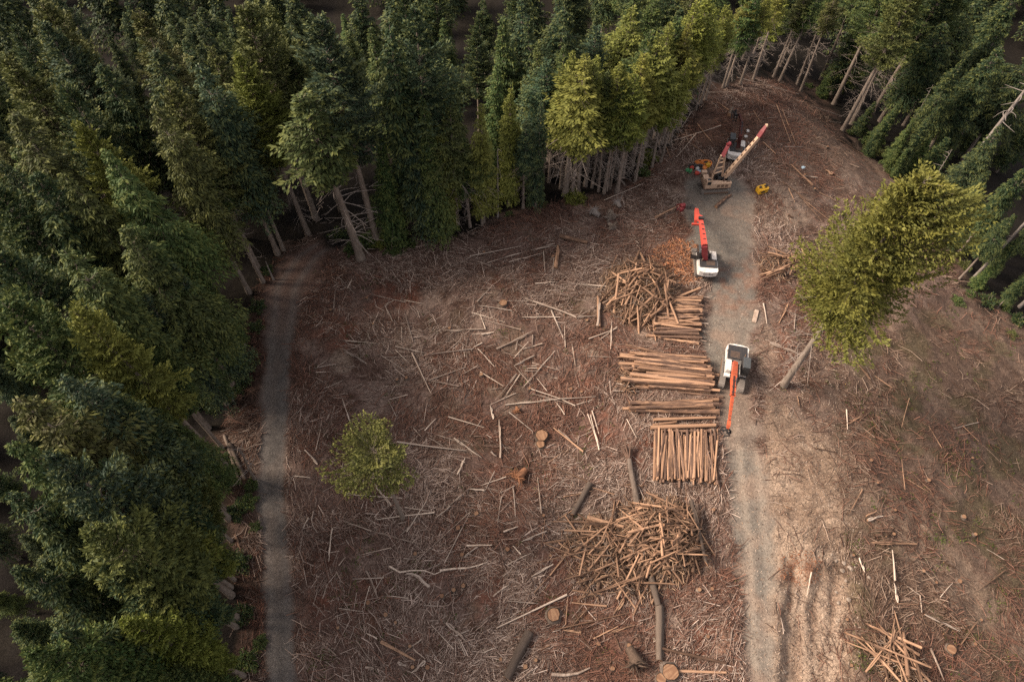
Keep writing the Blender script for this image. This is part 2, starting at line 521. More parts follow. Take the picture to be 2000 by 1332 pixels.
def soil(X, Y, PX, PY):
    def mixc(c, d, f): return c * (1 - f[..., None]) + np.array(d) * f[..., None]
    def ell(cx, cy, rx, ry, soft=0.5, wob=0.5):
        d = ((PX - cx) / rx) ** 2 + ((PY - cy) / ry) ** 2 + (n2 - 0.5) * 2 * wob
        return 1 - sstep(1 - soft, 1 + soft, d)
    n1 = fbm(X * .09, Y * .09, 41); n2 = fbm(X * .33, Y * .33, 43); n3 = fbm(X * 1.2, Y * 1.2, 47)
    c = np.zeros(X.shape + (3,)) + np.array((0.166, 0.110, 0.092))
    c = mixc(c, (0.255, 0.186, 0.156), sstep(.42, .66, n2 * .6 + n3 * .4))
    c = mixc(c, (0.110, 0.068, 0.053), sstep(.52, .72, fbm(X * .5, Y * .5, 51)))
    red = sstep(.52, .66, fbm(X * .14 + 5, Y * .22, 53)) * (PX > 560) * (PX < 1240) * sstep(490, 560, PY)
    red = red * (.25 + .75 * sstep(.36, .62, n3 * .6 + n2 * .4)) * sstep(560, 640, PX) * (1 - sstep(1180, 1260, PX)) * .8
    for e in ((1440, 560, 60, 40), (1340, 1010, 60, 60), (1370, 1180, 45, 120), (1560, 1110, 34, 40), (1260, 880, 60, 40), (1350, 450, 50, 60), (1420, 230, 110, 70), (1300, 520, 70, 40), (1210, 1240, 90, 60), (1520, 700, 35, 60)):
        red = np.maximum(red, 0.8 * ell(*e) * sstep(.35, .6, n3 * .5 + n2 * .5))
    c = mixc(c, (0.178, 0.077, 0.053), np.clip(red * 1.1, 0, 1))
    # the far end: needles and slash, with tree shade and vignette painted into the soil
    c = mixc(c, (0.105, 0.066, 0.052), (1 - sstep(290, 430, PY + (n2 - .5) * 120)) * .8)
    # right slope: browner with moss
    right = sstep(1520, 1660, PX + (PY - 900) * 0.05) * sstep(560, 700, PY + (PX - 1700) * .3)
    c = mixc(c, (0.135, 0.092, 0.070), right * .8)
    drag = sstep(.50, .64, fbm((PX - PY) / 16., (PX + PY) / 260., 58, 3)) * right
    c = mixc(c, (0.20, 0.145, 0.113), drag * .55)
    moss = sstep(.53, .68, fbm(X * .22, Y * .34, 57)) * right + sstep(.60, .72, fbm(X * .3, Y * .3, 59)) * (PX > 700) * (PX < 1250) * .5
    c = mixc(c, (0.080, 0.075, 0.034), np.clip(moss, 0, 1) * .45)
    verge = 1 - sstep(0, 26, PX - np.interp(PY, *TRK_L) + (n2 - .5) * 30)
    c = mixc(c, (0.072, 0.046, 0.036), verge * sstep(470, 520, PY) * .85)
    # bulldozed trail on the right slope
    tr = np.abs(PY - (930 + (PX - 1650) * 0.95)) + (n2 - .5) * 70
    c = mixc(c, (0.235, 0.170, 0.130), (1 - sstep(30, 80, tr)) * sstep(1600, 1660, PX) * .95)
    # bare pale soil
    for cx, cy, rx, ry, f in ((790, 660, 26, 20, .8), (665, 705, 20, 24, .7), (1160, 682, 22, 20, .7), (1510, 410, 75, 45, .75), (1290, 395, 60, 30, .6), (1240, 545, 30, 25, .5),
                              (1500, 700, 22, 70, .6), (1180, 1310, 45, 25, .7), (1300, 650, 60, 18, .5), (1060, 1000, 150, 26, .35), (1180, 1060, 120, 20, .35), (1540, 280, 90, 60, .25), (1690, 330, 70, 60, .3)):
        c = mixc(c, (0.34, 0.26, 0.205), ell(cx, cy, rx, ry, .6, .7) * f)
    # dusty tan ground beside the road
    tan = sstep(1485, 1500, PX) * (1 - sstep(np.interp(PY, [760, 860, 1010, 1100, 1332], [1530, 1610, 1648, 1652, 1670]) - 18, np.interp(PY, [760, 860, 1010, 1100, 1332], [1530, 1610, 1648, 1652, 1670]) + 14, PX + (n2 - .5) * 40)) * sstep(740, 800, PY)
    c = mixc(c, (0.30, 0.215, 0.160), tan * .85)
    c = mixc(c, (0.43, 0.325, 0.25), tan * sstep(.40, .60, fbm(X * .16, Y * .55, 61)) * .8)
    c = mixc(c, (0.20, 0.095, 0.060), ell(1562, 1112, 40, 30, .8, 1.4) * sstep(.35, .6, n3) * .8)
    c = mixc(c, (0.30, 0.165, 0.115), ell(1420, 1290, 26, 70, .6, .6) * .8)
    c = mixc(c, (0.33, 0.20, 0.14), ell(1400, 985, 24, 60, .6, .6) * .6)
    # the pale cut bank
    bk = sstep(1528, 1545, PX) * (1 - sstep(1636, 1660, PX + (n2 - .5) * 40)) * sstep(1110, 1150, PY)
    c = mixc(c, (0.39, 0.295, 0.23), bk * .85)
    c = mixc(c, (0.25, 0.165, 0.12), bk * sstep(.48, .66, fbm((PX + (fbm(PX / 60., PY / 60., 9) - .5) * 40) / 17., PY / 130., 8, 3)) * .6)
    # gravel road
    g = np.zeros(X.shape + (3,)) + np.array((0.170, 0.146, 0.126))
    g = mixc(g, (0.205, 0.155, 0.125), sstep(.40, .62, n2))
    g = mixc(g, (0.13, 0.120, 0.108), sstep(.5, .62, fbm(X * .2, Y * .2, 63)) * .7)
    cen = np.interp(PY, [560, 700, 880, 1100, 1332], [1440, 1436, 1460, 1482, 1490])
    dust = np.exp(-((np.abs(PX - cen) - 17) / 9.) ** 2) * sstep(600, 900, PY)
    g = mixc(g, (0.33, 0.275, 0.225), np.clip(dust * (.5 + n3 * .8), 0, 1) * .45)
    g = mixc(g, (0.185, 0.10, 0.07), ell(1440, 565, 56, 44, .9, 1.5) * sstep(.35, .62, n3 * .6 + n2 * .4) * .7)
    g = mixc(g, (0.18, 0.12, 0.09), ell(1440, 780, 40, 60, .7, .7) * .5)
    c = c * (1 - ROADM_(PX, PY)[..., None]) + g * ROADM_(PX, PY)[..., None]
    # forest track
    k = np.zeros(X.shape + (3,)) + np.array((0.098, 0.089, 0.084))
    k = mixc(k, (0.118, 0.100, 0.090), sstep(.42, .62, n2))
    k = mixc(k, (0.115, 0.075, 0.062), 1 - sstep(500, 760, PY))
    rut = np.exp(-((np.abs(PX - (np.interp(PY, *TRK_L) + np.interp(PY, *TRK_R)) / 2) - 17) / 8.) ** 2)
    k = mixc(k, (0.145, 0.130, 0.122), rut * .5)
    c = c * (1 - TRKM_(PX, PY)[..., None]) + k * TRKM_(PX, PY)[..., None]
    return c
ROADM_, TRKM_ = road_mask, track_mask
C = soil(X, Y, PX, PY)
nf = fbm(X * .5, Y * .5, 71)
FOREST = np.array((0.013, 0.011, 0.009))[None, None, :] * (0.7 + 0.7 * nf[..., None])  # dark forest floor, the canopy's shade painted into its colour
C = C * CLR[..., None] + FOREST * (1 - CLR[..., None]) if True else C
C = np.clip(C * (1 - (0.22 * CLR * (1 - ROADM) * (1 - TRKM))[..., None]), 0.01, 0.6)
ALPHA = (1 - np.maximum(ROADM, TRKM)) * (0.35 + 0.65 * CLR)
ny, nx = X.shape
idx = np.arange(nx * ny).reshape(ny, nx)
Q = np.stack([idx[:-1, :-1], idx[:-1, 1:], idx[1:, 1:], idx[1:, :-1]], -1).reshape(-1, 4)
V = np.stack([X, Y, Z], -1).reshape(-1, 3)
A = np.concatenate([C, ALPHA[..., None]], -1).reshape(-1, 4)

def sheet(name, quads, lift, mat):
    u, inv = np.unique(quads.ravel(), return_inverse=True)
    v = V[u].copy(); v[:, 2] += lift
    me = np_mesh(name, v, inv.reshape(-1, 4), None, [mat], {"soil": A[u]}, True)
    o = bpy.data.objects.new(name, me); col.objects.link(o); o["kind"] = "structure"
    return o
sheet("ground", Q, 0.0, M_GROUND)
rm = ROADM.ravel()[Q].mean(1); tm = TRKM.ravel()[Q].mean(1)
sheet("gravel_road", Q[rm > .35], 0.006, M_ROAD)
sheet("forest_track", Q[(tm > .35) & (rm <= .35)], 0.006, M_ROAD)

# ------------------------------------------------------------------ conifers
def norm(a): return a / np.maximum(np.linalg.norm(a, axis=-1, keepdims=True), 1e-6)

def conifer(seed, H, base, Rm, kind="fir", spacing=0.45, per=5, kl=0.55, kw=0.17, dens=1.0, dead=0, wood=True, flag=None):
    """returns crown mesh, trunk mesh and a mesh of dead limbs; H height, base crown base as a share of H"""
    r = np.random.default_rng(seed)
    tr = 0.0105 * H + 0.03
    sway = r.normal(0, 0.012 * H, 2)
    def axis_pt(z):
        t = z / H
        return np.array((sway[0] * t * t, sway[1] * t * t, z))
    mb = MB()
    zs = [0, 0.02, .06, .15, .3, .45, .6, .75, .88, 1.0]
    mb.tube([axis_pt(z * H - (0.6 if z == 0 else 0)) for z in zs], [tr * f for f in (1.5, 1.25, 1.05, .95, .84, .70, .54, .36, .18, .04)], 9, 0)
    lob = [(r.uniform(0, 6.28), r.uniform(.1, .3) * (1.5 if kind == "broad" and k > 1 else 1), k) for k in (1, 2, 3)]
    VV = []; TT = []
    z = base * H
    ang = r.uniform(0, 6.28)
    # a few heights where branches are sparse: gaps in the crown
    gaps = r.uniform(base, 0.9, 4)
    while z < H - 0.25:
        t = (z / H - base) / (1 - base)
        if kind == "fir":      prof = (0.30 + 0.70 * min(1, t / 0.30)) * (1.12 * (1 - t)) ** 0.72 + 0.03
        elif kind == "spruce": prof = (0.22 + 0.78 * min(1, t / 0.34)) * (1.25 * (1 - t)) ** 0.85 + 0.02
        elif kind == "broad": prof = (0.62 + 0.38 * min(1, t / 0.15)) * (1 - t) ** 0.50 + .03
        elif kind == "hemlock": prof = (0.8 + 0.2 * min(1, t / 0.15)) * (1 - t) ** 0.68 + 0.02
        else:                  prof = math.sqrt(max(0, 1 - ((t - .42) / .60) ** 2)) * (1 if t > .42 else .9) + .03
        sparse = 1.0
        for g in gaps:
            if abs(z / H - g) < 0.018: sparse = 0.45
        n = max(3, int(round(per * (0.75 + 0.5 * r.random()) * (1 if t < .75 else .8))))
        for k in range(n):
            if r.random() > sparse: continue
            ang += 2.4 + r.normal(0, .35)
            lobe = 1 + sum(a * math.sin(m * ang + p + z * .25) for p, a, m in lob)
            L = Rm * prof * lobe * r.uniform(.62, 1.12)
            if flag is not None: L *= 1 + flag[1] * math.cos(ang - flag[0])
            if L < 0.22: L = 0.22
            zz = z + r.uniform(-.5, .5) * spacing
            el = {"fir": 0.15 + 0.75 * t, "spruce": -0.15 + 0.95 * t, "hemlock": 0.12 + 0.6 * t}.get(kind, 0.25 + 0.5 * t) + r.normal(0, .10)
            dr = {"fir": .16, "spruce": .20, "hemlock": .42}.get(kind, .1) * (1 - .5 * t)
            d0 = np.array((math.cos(ang), math.sin(ang), 0.0))
            p0 = axis_pt(zz)
            def bp(s):
                s = np.asarray(s)[:, None]
                return p0 + d0 * (L * s * math.cos(el)) + np.array((0, 0, 1.)) * (L * s * math.sin(el) - dr * L * s ** 2 * 1.2 + (0.10 * L * s ** 4 if kind != "hemlock" else 0))
            if wood and L > .8:
                q = bp([0, .35, .7])
                mb.tube(q, [tr * .16 * (1 - t * .6) + .012, .02, .01], 3, 0, False)
            m = max(3, int(L / 0.11 * dens))
            s = np.clip((np.arange(m) + r.uniform(0, 1, m)) / m, .12, 1.0)
            if kind in ("fir", "round"): s = s ** 0.8
            pts = bp(s)
            fw = norm(bp(np.minimum(s + .05, 1.05)) - bp(s - .05))
            side = np.array((-d0[1], d0[0], 0.0))
            bt = r.random()
            for sg in (-1, 1):
                for rep in range(2):
                    off = (0.0 if rep == 0 else 1.0)
                    spread = L * (0.10 + 0.30 * (1 - s)) * r.uniform(.5, 1.1, m) * off
                    basep = pts + side * (sg * spread)[:, None] + fw * (spread * .5)[:, None] - np.array((0, 0, 1.)) * (spread * r.uniform(.1, .45, m))[:, None]
                    dirn = norm(side * sg * r.uniform(.35, 1.1, m)[:, None] + fw * r.uniform(.4, 1.2, m)[:, None] + np.array((0, 0, 1.)) * r.normal({"hemlock": -.45, "spruce": -.22}.get(kind, .05), .42, m)[:, None])
                    ln = kl * r.uniform(.6, 1.25, m) * (0.7 + .3 * (L > 1.2))
                    wd = kw * r.uniform(.7, 1.3, m)
                    nrm = norm(np.cross(dirn, np.cross(np.array((0, 0, 1.)) + r.normal(0, .75, (m, 3)), dirn)))
                    ac = np.cross(dirn, nrm)
                    a0 = basep; a2 = basep + dirn * ln[:, None] - np.array((0, 0, 1.)) * (ln * .12)[:, None]
                    mid = basep + dirn * (ln * .45)[:, None] + nrm * (wd * .25)[:, None]
                    a1 = mid + ac * wd[:, None]; a3 = mid - ac * wd[:, None]
                    VV.append(np.stack([a0, a1, a2, a3], 1).reshape(-1, 3))
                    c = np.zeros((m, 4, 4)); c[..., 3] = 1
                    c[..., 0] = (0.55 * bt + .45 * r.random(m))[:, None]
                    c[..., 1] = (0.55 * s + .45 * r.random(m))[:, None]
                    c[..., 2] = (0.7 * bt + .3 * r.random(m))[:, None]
                    TT.append(c.reshape(-1, 4))
        z += spacing * r.uniform(.7, 1.3) * (1 if t < .8 else .75)
    Vc = np.concatenate(VV); Tc = np.concatenate(TT)
    n = len(Vc) // 4
    k4 = np.arange(n)[:, None] * 4
    tris = np.concatenate([k4 + np.array((0, 1, 2)), k4 + np.array((0, 2, 3))], 0)
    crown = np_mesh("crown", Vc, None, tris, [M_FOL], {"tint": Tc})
    trunk = mb.mesh("trunk", [M_TRUNK])
    dl = None
    if dead:
        dm = MB()
        for k in range(dead):
            z = r.uniform(.12, base + .12) * H
            a = r.uniform(0, 6.28); L = Rm * r.uniform(.3, .95) * (0.6 + .6 * z / H / base)
            d = np.array((math.cos(a), math.sin(a), 0)); p = axis_pt(z); bend = r.normal(0, .12, 3)
            dm.tube([p, p + d * L * .4 + (0, 0, -.06 * L) + bend * L * .3, p + d * L * .75 + np.array((0, 0, -.22 * L)) + bend * L, p + d * L + np.array((0, 0, -.34 * L)) + bend * L * 1.6], [.034, .026, .018, .010], 3, 0, False)
            if L > 1.2:
                for j in range(3):
                    f = r.uniform(.4, .9); q = p + d * L * f + np.array((0, 0, -.25 * L * f)); e = norm(d + r.normal(0, .6, 3))
                    dm.tube([q, q + e * L * .3], [.017, .008], 3, 0, False)
        dl = dm.mesh("dead_limbs", [M_DEADLIMB])
    return crown, trunk, dl, H

PROTO = {
    "edge": [conifer(100 + i, 20, b, rm, "spruce", .42, 6, .34, .07, 1.15, 40) for i, (b, rm) in enumerate(((.44, 2.6), (.50, 2.3), (.40, 2.9), (.55, 2.4)))],
    "row": [conifer(150 + i, 20, b, rm, "spruce", .42, 6, .34, .07, 1.15, 36) for i, (b, rm) in enumerate(((.60, 2.4), (.64, 2.2), (.56, 2.6)))],
    "ridge": [conifer(180 + i, 34, b, rm, "fir", .50, 7, .42, .085, 1.1, 40) for i, (b, rm) in enumerate(((.48, 4.5), (.52, 4.8)))],
    "fir": [conifer(200 + i, 28, b, rm, "fir", .48, 7, .40, .08, 1.1, 16) for i, (b, rm) in enumerate(((.42, 4.2), (.46, 4.6), (.50, 4.0), (.40, 4.4), (.52, 4.3)))],
    "hemlock": [conifer(300 + i, 26, b, rm, "hemlock", .48, 7, .42, .075, 1.0, 10) for i, (b, rm) in enumerate(((.40, 4.0), (.44, 3.7), (.36, 4.3), (.48, 3.8)))],
    "full": [conifer(350 + i, 20, b, rm, "hemlock", .42, 7, .38, .07, 1.0, 10) for i, (b, rm) in enumerate(((.10, 2.6), (.14, 2.3), (.08, 2.8)))],
    "low": [conifer(370 + i, 26, b, rm, "fir", .46, 7, .40, .08, 1.1, 0) for i, (b, rm) in enumerate(((.22, 4.3), (.26, 4.6), (.18, 4.4)))],
    "young": [conifer(400 + i, 11, .04, rm, "hemlock", .34, 6, .30, .07, 1.1) for i, rm in enumerate((2.0, 2.4))],
}
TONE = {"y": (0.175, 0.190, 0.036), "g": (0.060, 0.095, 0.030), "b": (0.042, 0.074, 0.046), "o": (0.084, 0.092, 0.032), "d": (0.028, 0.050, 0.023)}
TONE["k"] = (0.024, 0.043, 0.020)  # far-right slope's shade painted into the needle colour
TONEWORD = {"k": "shade-darkened green", "y": "yellow-green", "g": "mid-green", "b": "blue-green", "o": "olive", "d": "dark green"}
trees = []                                   # (x, y, height) of every tree so far

def plant(kind, var, x, y, H, tone, wide=1.0, rz=None, dead=True):
    crown, trunk, dl, H0 = PROTO[kind][var % len(PROTO[kind])]
    root = empty("young_conifer" if kind == "young" else "fir_tree" if kind in ("fir", "ridge", "low") else "spruce_tree" if kind in ("edge", "row") else "hemlock_tree", (x, y, ht(x, y) - .05), random.uniform(0, 6.28) if rz is None else rz)
    s = H / H0
    root.scale = (s * wide * random.uniform(.92, 1.08), s * wide * random.uniform(.92, 1.08), s)
    root.rotation_euler = (random.gauss(0, .018), random.gauss(0, .018), root.rotation_euler.z)
    j = random.uniform(.85, 1.18)
    c = [max(.01, v * j * random.uniform(.92, 1.08)) for v in TONE[tone]]
    for nm, me in (("trunk", trunk), ("crown", crown), ("dead_limbs", dl)):
        if me is None or (nm == "dead_limbs" and not dead): continue
        o = bpy.data.objects.new(nm, me); col.objects.link(o); o.parent = root
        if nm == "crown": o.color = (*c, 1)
    trees.append((x, y, H))
    return root

def base_from_top(px, py, H):                # the foot of a tree of height H whose tip shows at this pixel
    d = ray(px, py); ts = np.linspace(15, 300, 3000)
    g = CAM_H + ts * d[2] - H - h_base(ts * d[0], ts * d[1])
    i = int(np.argmax(g < 0)); t = ts[i]
    return t * d[0], t * d[1]

def height_from(b, py):                      # height whose tip shows at row py, over the foot b
    zz = np.linspace(2, 45, 800)
    _, q = project(b.x, b.y, b.z + zz)
    return float(zz[int(np.argmin(np.abs(q - py)))])

LAND = [(610, 165, "the grey-trunked tree at the mouth of the track"), (400, 311, "the thin leaning trunk by the track"), (497, 105, "the tall yellow-green fir"), (960, 285, "the dead broken pole"),
        (1140, 105, "the bright fir clump"), (1247, 143, "the fir with the whitest trunk"), (1020, 227, "the slim blue spruce"), (862, 241, "the bright drooping hemlock"), (978, 31, "the full dark-rimmed cone at the gap"),
        (1400, 60, "the leaning row of spruces"), (1660, 40, "the big firs beyond the ridge"), (1930, 260, "the bare snag"), (346, 541, "the hemlock overhanging the track bend"), (161, 601, "the yellow-tipped fir"),
        (210, 772, "the blue rounded fir"), (200, 1030, "the huge multi-topped fir"), (266, 1216, "the gold-edged fir"), (25, 790, "the starry-topped hemlock"), (119, 503, "the fan-topped hemlock"), (259, 28, "the notched canopy")]
def tree_label(root, kindword, tone, x, y, H, extra=""):
    px, py = [float(v) for v in project(x, y, ht(x, y) + H)]
    best = min(LAND, key=lambda q: (q[0] - px) ** 2 + (q[1] - py) ** 2)
    dx, dy = px - best[0], py - best[1]
    dist = math.hypot(dx, dy)
    if dist < 14: rel = "beside"
    elif abs(dx) > abs(dy): rel = "just left of" if dx < 0 and dist < 90 else "well left of" if dx < 0 else "just right of" if dist < 90 else "well right of"
    else: rel = "just behind" if dy < 0 and dist < 90 else "far behind" if dy < 0 else "just in front of" if dist < 90 else "well in front of"
    size = "towering" if H > 31 else "tall" if H > 25 else "medium" if H > 18 else "small"
    tag(root, f"{size} {TONEWORD[tone]} {kindword} {rel} {best[2]}", "tree", "conifers of the standing forest")

KW = {"full": "hemlock", "low": "fir", "row": "spruce", "ridge": "fir", "edge": "spruce", "fir": "fir", "hemlock": "hemlock", "young": "young conifer"}
# trees whose foot and tip both show in the photograph
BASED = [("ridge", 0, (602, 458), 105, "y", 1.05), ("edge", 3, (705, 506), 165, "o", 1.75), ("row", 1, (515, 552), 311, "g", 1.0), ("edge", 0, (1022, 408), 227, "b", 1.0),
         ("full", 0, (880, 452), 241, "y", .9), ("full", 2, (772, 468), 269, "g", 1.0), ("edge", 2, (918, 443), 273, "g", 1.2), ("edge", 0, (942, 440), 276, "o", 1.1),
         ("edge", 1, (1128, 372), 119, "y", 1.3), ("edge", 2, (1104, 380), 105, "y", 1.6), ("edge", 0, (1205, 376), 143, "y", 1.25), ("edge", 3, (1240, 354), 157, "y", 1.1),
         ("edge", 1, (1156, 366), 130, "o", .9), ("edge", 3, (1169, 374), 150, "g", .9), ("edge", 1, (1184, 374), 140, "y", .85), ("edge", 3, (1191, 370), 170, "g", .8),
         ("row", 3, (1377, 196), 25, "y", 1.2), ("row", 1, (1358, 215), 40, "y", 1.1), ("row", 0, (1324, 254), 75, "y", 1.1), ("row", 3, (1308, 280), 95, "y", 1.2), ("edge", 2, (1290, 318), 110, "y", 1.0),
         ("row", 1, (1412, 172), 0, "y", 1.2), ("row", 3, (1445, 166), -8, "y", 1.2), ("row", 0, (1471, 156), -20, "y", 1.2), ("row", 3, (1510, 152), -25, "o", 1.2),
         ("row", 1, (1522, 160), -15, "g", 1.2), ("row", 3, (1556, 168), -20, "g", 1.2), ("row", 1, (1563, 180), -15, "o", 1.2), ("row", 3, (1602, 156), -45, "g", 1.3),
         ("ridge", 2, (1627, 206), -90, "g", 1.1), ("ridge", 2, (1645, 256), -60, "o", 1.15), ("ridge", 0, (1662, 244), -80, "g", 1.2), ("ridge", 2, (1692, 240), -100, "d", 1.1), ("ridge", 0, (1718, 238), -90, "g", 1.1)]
for k, v, b, ty, tone, w in BASED:
    g = G(*b); H = height_from(g, ty)
    H = min(H, 37)
    t = plant(k, v, g.x, g.y, H, tone, w)
    tree_label(t, KW[k] + (" with bare trunk" if k in ("edge", "row") else ""), tone, g.x, g.y, H)

# trees of which the tip shows
TOPS = [("fir", 1, 476, 21, 30, "o", 1.1), ("fir", 3, 574, 108, 24, "d", .9), ("hemlock", 0, 276, 98, 28, "d", 1.1), ("hemlock", 2, 378, 126, 28, "b", 1.0), ("fir", 3, 105, 49, 28, "b", 1.2),
        ("fir", 1, 336, 185, 28, "o", 1.0), ("hemlock", 1, 210, 283, 29, "g", 1.0), ("hemlock", 0, 63, 336, 28, "d", 1.0), ("hemlock", 1, 140, 325, 28, "o", .9), ("fir", 0, 154, 231, 27, "y", .9),
        ("hemlock", 2, 290, 206, 28, "o", .9), ("fir", 2, 259, 28, 28, "o", 1.0), ("hemlock", 1, 395, 45, 26, "d", 1.0), ("edge", 2, 406, 87, 25, "o", 1.0), ("hemlock", 0, 10, 220, 28, "o", 1.1),
        ("fir", 1, 0, 371, 27, "d", 1.0), ("hemlock", 2, 256, 427, 27, "g", .9), ("fir", 3, 437, 217, 27, "o", .95), ("fir", 1, 74, 10, 29, "o", 1.1), ("fir", 0, 30, 110, 28, "o", 1.1),
        ("fir", 1, 628, 31, 33, "b", 1.15), ("fir", 3, 796, 7, 32, "b", 1.1), ("full", 0, 743, 21, 30, "d", 1.0), ("full", 2, 978, 31, 22, "g", 1.15), ("full", 1, 1048, 31, 22, "d", 1.1),
        ("hemlock", 0, 1090, 7, 24, "d", 1.2), ("edge", 2, 1160, 38, 21, "b", 1.3), ("edge", 0, 1230, 10, 22, "y", 1.5), ("full", 1, 1045, 95, 20, "o", 1.0), ("edge", 2, 1072, 101, 20, "b", 1.2),
        ("edge", 1, 1104, 95, 20, "g", 1.2), ("full", 2, 967, 122, 20, "g", 1.0), ("edge", 2, 1118, 101, 21, "y", 1.2), ("full", 0, 992, 168, 19, "y", .9), ("full", 2, 869, 147, 20, "g", 1.0),
        ("edge", 2, 869, 192, 20, "o", 1.2), ("full", 0, 806, 203, 22, "b", 1.0), ("full", 2, 829, 200, 21, "g", .9), ("full", 1, 932, 201, 20, "y", 1.0), ("full", 0, 1055, 196, 18, "b", .8),
        ("edge", 2, 1174, 112, 20, "y", 1.2), ("edge", 0, 1261, 95, 20, "y", 1.2), ("edge", 2, 1223, 119, 20, "y", 1.2), ("edge", 0, 1265, 56, 21, "g", 1.3), ("edge", 2, 1285, 60, 21, "y", 1.3),
        ("edge", 0, 1310, 40, 20, "y", 1.3), ("edge", 2, 1335, 22, 20, "g", 1.3), ("edge", 0, 1362, 8, 20, "y", 1.2), ("edge", 2, 1300, 90, 19, "y", 1.2), ("edge", 0, 1345, 50, 19, "y", 1.3), ("edge", 2, 1388, -2, 20, "y", 1.3),
        ("edge", 2, 1420, 12, 19, "y", 1.2), ("edge", 0, 1318, 130, 17, "y", 1.1), ("edge", 1, 1212, 170, 18, "g", 1.0), ("edge", 0, 1140, 160, 18, "y", 1.2), ("edge", 2, 1085, 150, 17, "g", 1.1),
        ("edge", 2, 1480, -30, 21, "g", 1.3), ("edge", 0, 1540, -40, 22, "y", 1.3), ("hemlock", 1, 1590, -45, 22, "g", 1.2),
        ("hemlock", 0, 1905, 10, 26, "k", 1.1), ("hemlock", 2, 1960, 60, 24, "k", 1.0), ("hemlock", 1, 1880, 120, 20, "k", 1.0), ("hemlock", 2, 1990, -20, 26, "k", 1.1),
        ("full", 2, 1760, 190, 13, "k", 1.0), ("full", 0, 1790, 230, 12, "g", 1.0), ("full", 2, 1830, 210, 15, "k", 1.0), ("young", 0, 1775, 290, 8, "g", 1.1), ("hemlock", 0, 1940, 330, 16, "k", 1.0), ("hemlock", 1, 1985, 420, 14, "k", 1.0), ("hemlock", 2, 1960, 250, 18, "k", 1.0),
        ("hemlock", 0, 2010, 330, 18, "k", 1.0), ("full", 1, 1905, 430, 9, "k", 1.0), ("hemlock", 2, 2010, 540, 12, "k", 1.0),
        ("hemlock", 1, 241, 447, 29, "o", 1.0), ("hemlock", 2, 119, 503, 29, "g", .9), ("hemlock", 0, 340, 541, 23, "g", .9), ("hemlock", 1, 365, 490, 22, "g", .9), ("hemlock", 2, 311, 500, 27, "b", .9), ("fir", 1, 161, 601, 29, "y", .75),
        ("fir", 3, 240, 650, 25, "g", .75), ("fir", 1, 10, 594, 30, "g", 1.0), ("hemlock", 1, 147, 734, 29, "b", .8), ("hemlock", 2, 25, 790, 31, "o", .9), ("fir", 3, 205, 772, 26, "b", .75),
        ("hemlock", 2, 280, 786, 24, "g", .75), ("fir", 0, 285, 848, 23, "g", .75), ("hemlock", 0, 270, 560, 25, "b", .9), ("hemlock", 1, 40, 891, 29, "g", .8), ("fir", 1, 14, 465, 28, "d", 1.0),
        ("fir", 3, 84, 918, 31, "b", .8), ("fir", 0, 206, 915, 26, "b", .7), ("fir", 2, 262, 894, 23, "o", .7), ("fir", 1, 185, 965, 31, "y", .85), ("fir", 3, 150, 1020, 31, "o", .9), ("fir", 1, 215, 1085, 29, "b", .85), ("fir", 2, 290, 1010, 24, "g", .8),
        ("fir", 1, 240, 1225, 29, "y", .8), ("fir", 0, 320, 1320, 24, "g", .75), ("fir", 3, 45, 1275, 27, "g", .8), ("hemlock", 1, 175, 1260, 24, "g", .8), ("hemlock", 2, 108, 1250, 25, "d", .8), ("hemlock", 0, 21, 1111, 24, "d", .8),
        ("hemlock", 2, 5, 980, 26, "d", .8), ("hemlock", 1, 350, 640, 17, "g", .8), ("fir", 2, 130, 160, 27, "d", 1.0), ("hemlock", 0, 200, 130, 26, "d", 1.0), ("hemlock", 1, 20, 300, 26, "d", .9), ("fir", 2, 520, 8, 28, "o", .9)]
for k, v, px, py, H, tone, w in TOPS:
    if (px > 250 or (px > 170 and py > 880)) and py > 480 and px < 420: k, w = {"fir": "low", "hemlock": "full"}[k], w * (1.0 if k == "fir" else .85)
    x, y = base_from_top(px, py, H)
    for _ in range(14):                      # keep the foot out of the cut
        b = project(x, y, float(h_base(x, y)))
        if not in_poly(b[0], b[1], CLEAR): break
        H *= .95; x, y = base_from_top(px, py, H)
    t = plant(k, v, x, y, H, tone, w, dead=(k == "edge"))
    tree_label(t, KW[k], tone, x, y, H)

# the rest of the stand: lower, darker trees that fill the canopy behind and between
fill = 0
def fill_stand(n, xr, yr, hr, gap, kinds, tones, wide):
    """trees at random feet inside a strip of the stand, wherever there is room"""
    global fill
    got = 0
    N = 4000
    xs = [random.uniform(*xr) for _ in range(N)]; ys = [random.uniform(*yr) for _ in range(N)]; hs = [random.uniform(*hr) for _ in range(N)]
    zb = h_base(np.array(xs), np.array(ys))
    bx, by = project(xs, ys, zb); qx, qy = project(xs, ys, zb + np.array(hs))
    bad = in_poly(bx, by, CLEAR)
    for dx, dy in ((38, 0), (-26, 0), (0, 26), (20, 18)): bad |= in_poly(bx + dx, by + dy, CLEAR)
    bad |= (bx > 1740) & (by > 340) & (np.array(hs) > 11)          # only low growth in front of the snag
    seen = ((bx > -60) & (bx < 2060) & (by > -60) & (by < 1400)) | ((qx > -60) & (qx < 2060) & (qy > -60) & (qy < 1400))
    for k in np.nonzero(seen & ~bad)[0]:
        if got >= n: break
        x, y, H = xs[k], ys[k], hs[k]
        if any((x - a) ** 2 + (y - c) ** 2 < gap * gap for a, c, _ in trees): continue
        kd = random.choice(kinds); tone = random.choice(tones)
        t = plant(kd, random.randrange(5), x, y, H, tone, random.uniform(*wide), dead=False)
        tree_label(t, KW[kd], tone, x, y, H)
        got += 1; fill += 1
HF = ("hemlock", "hemlock", "fir")
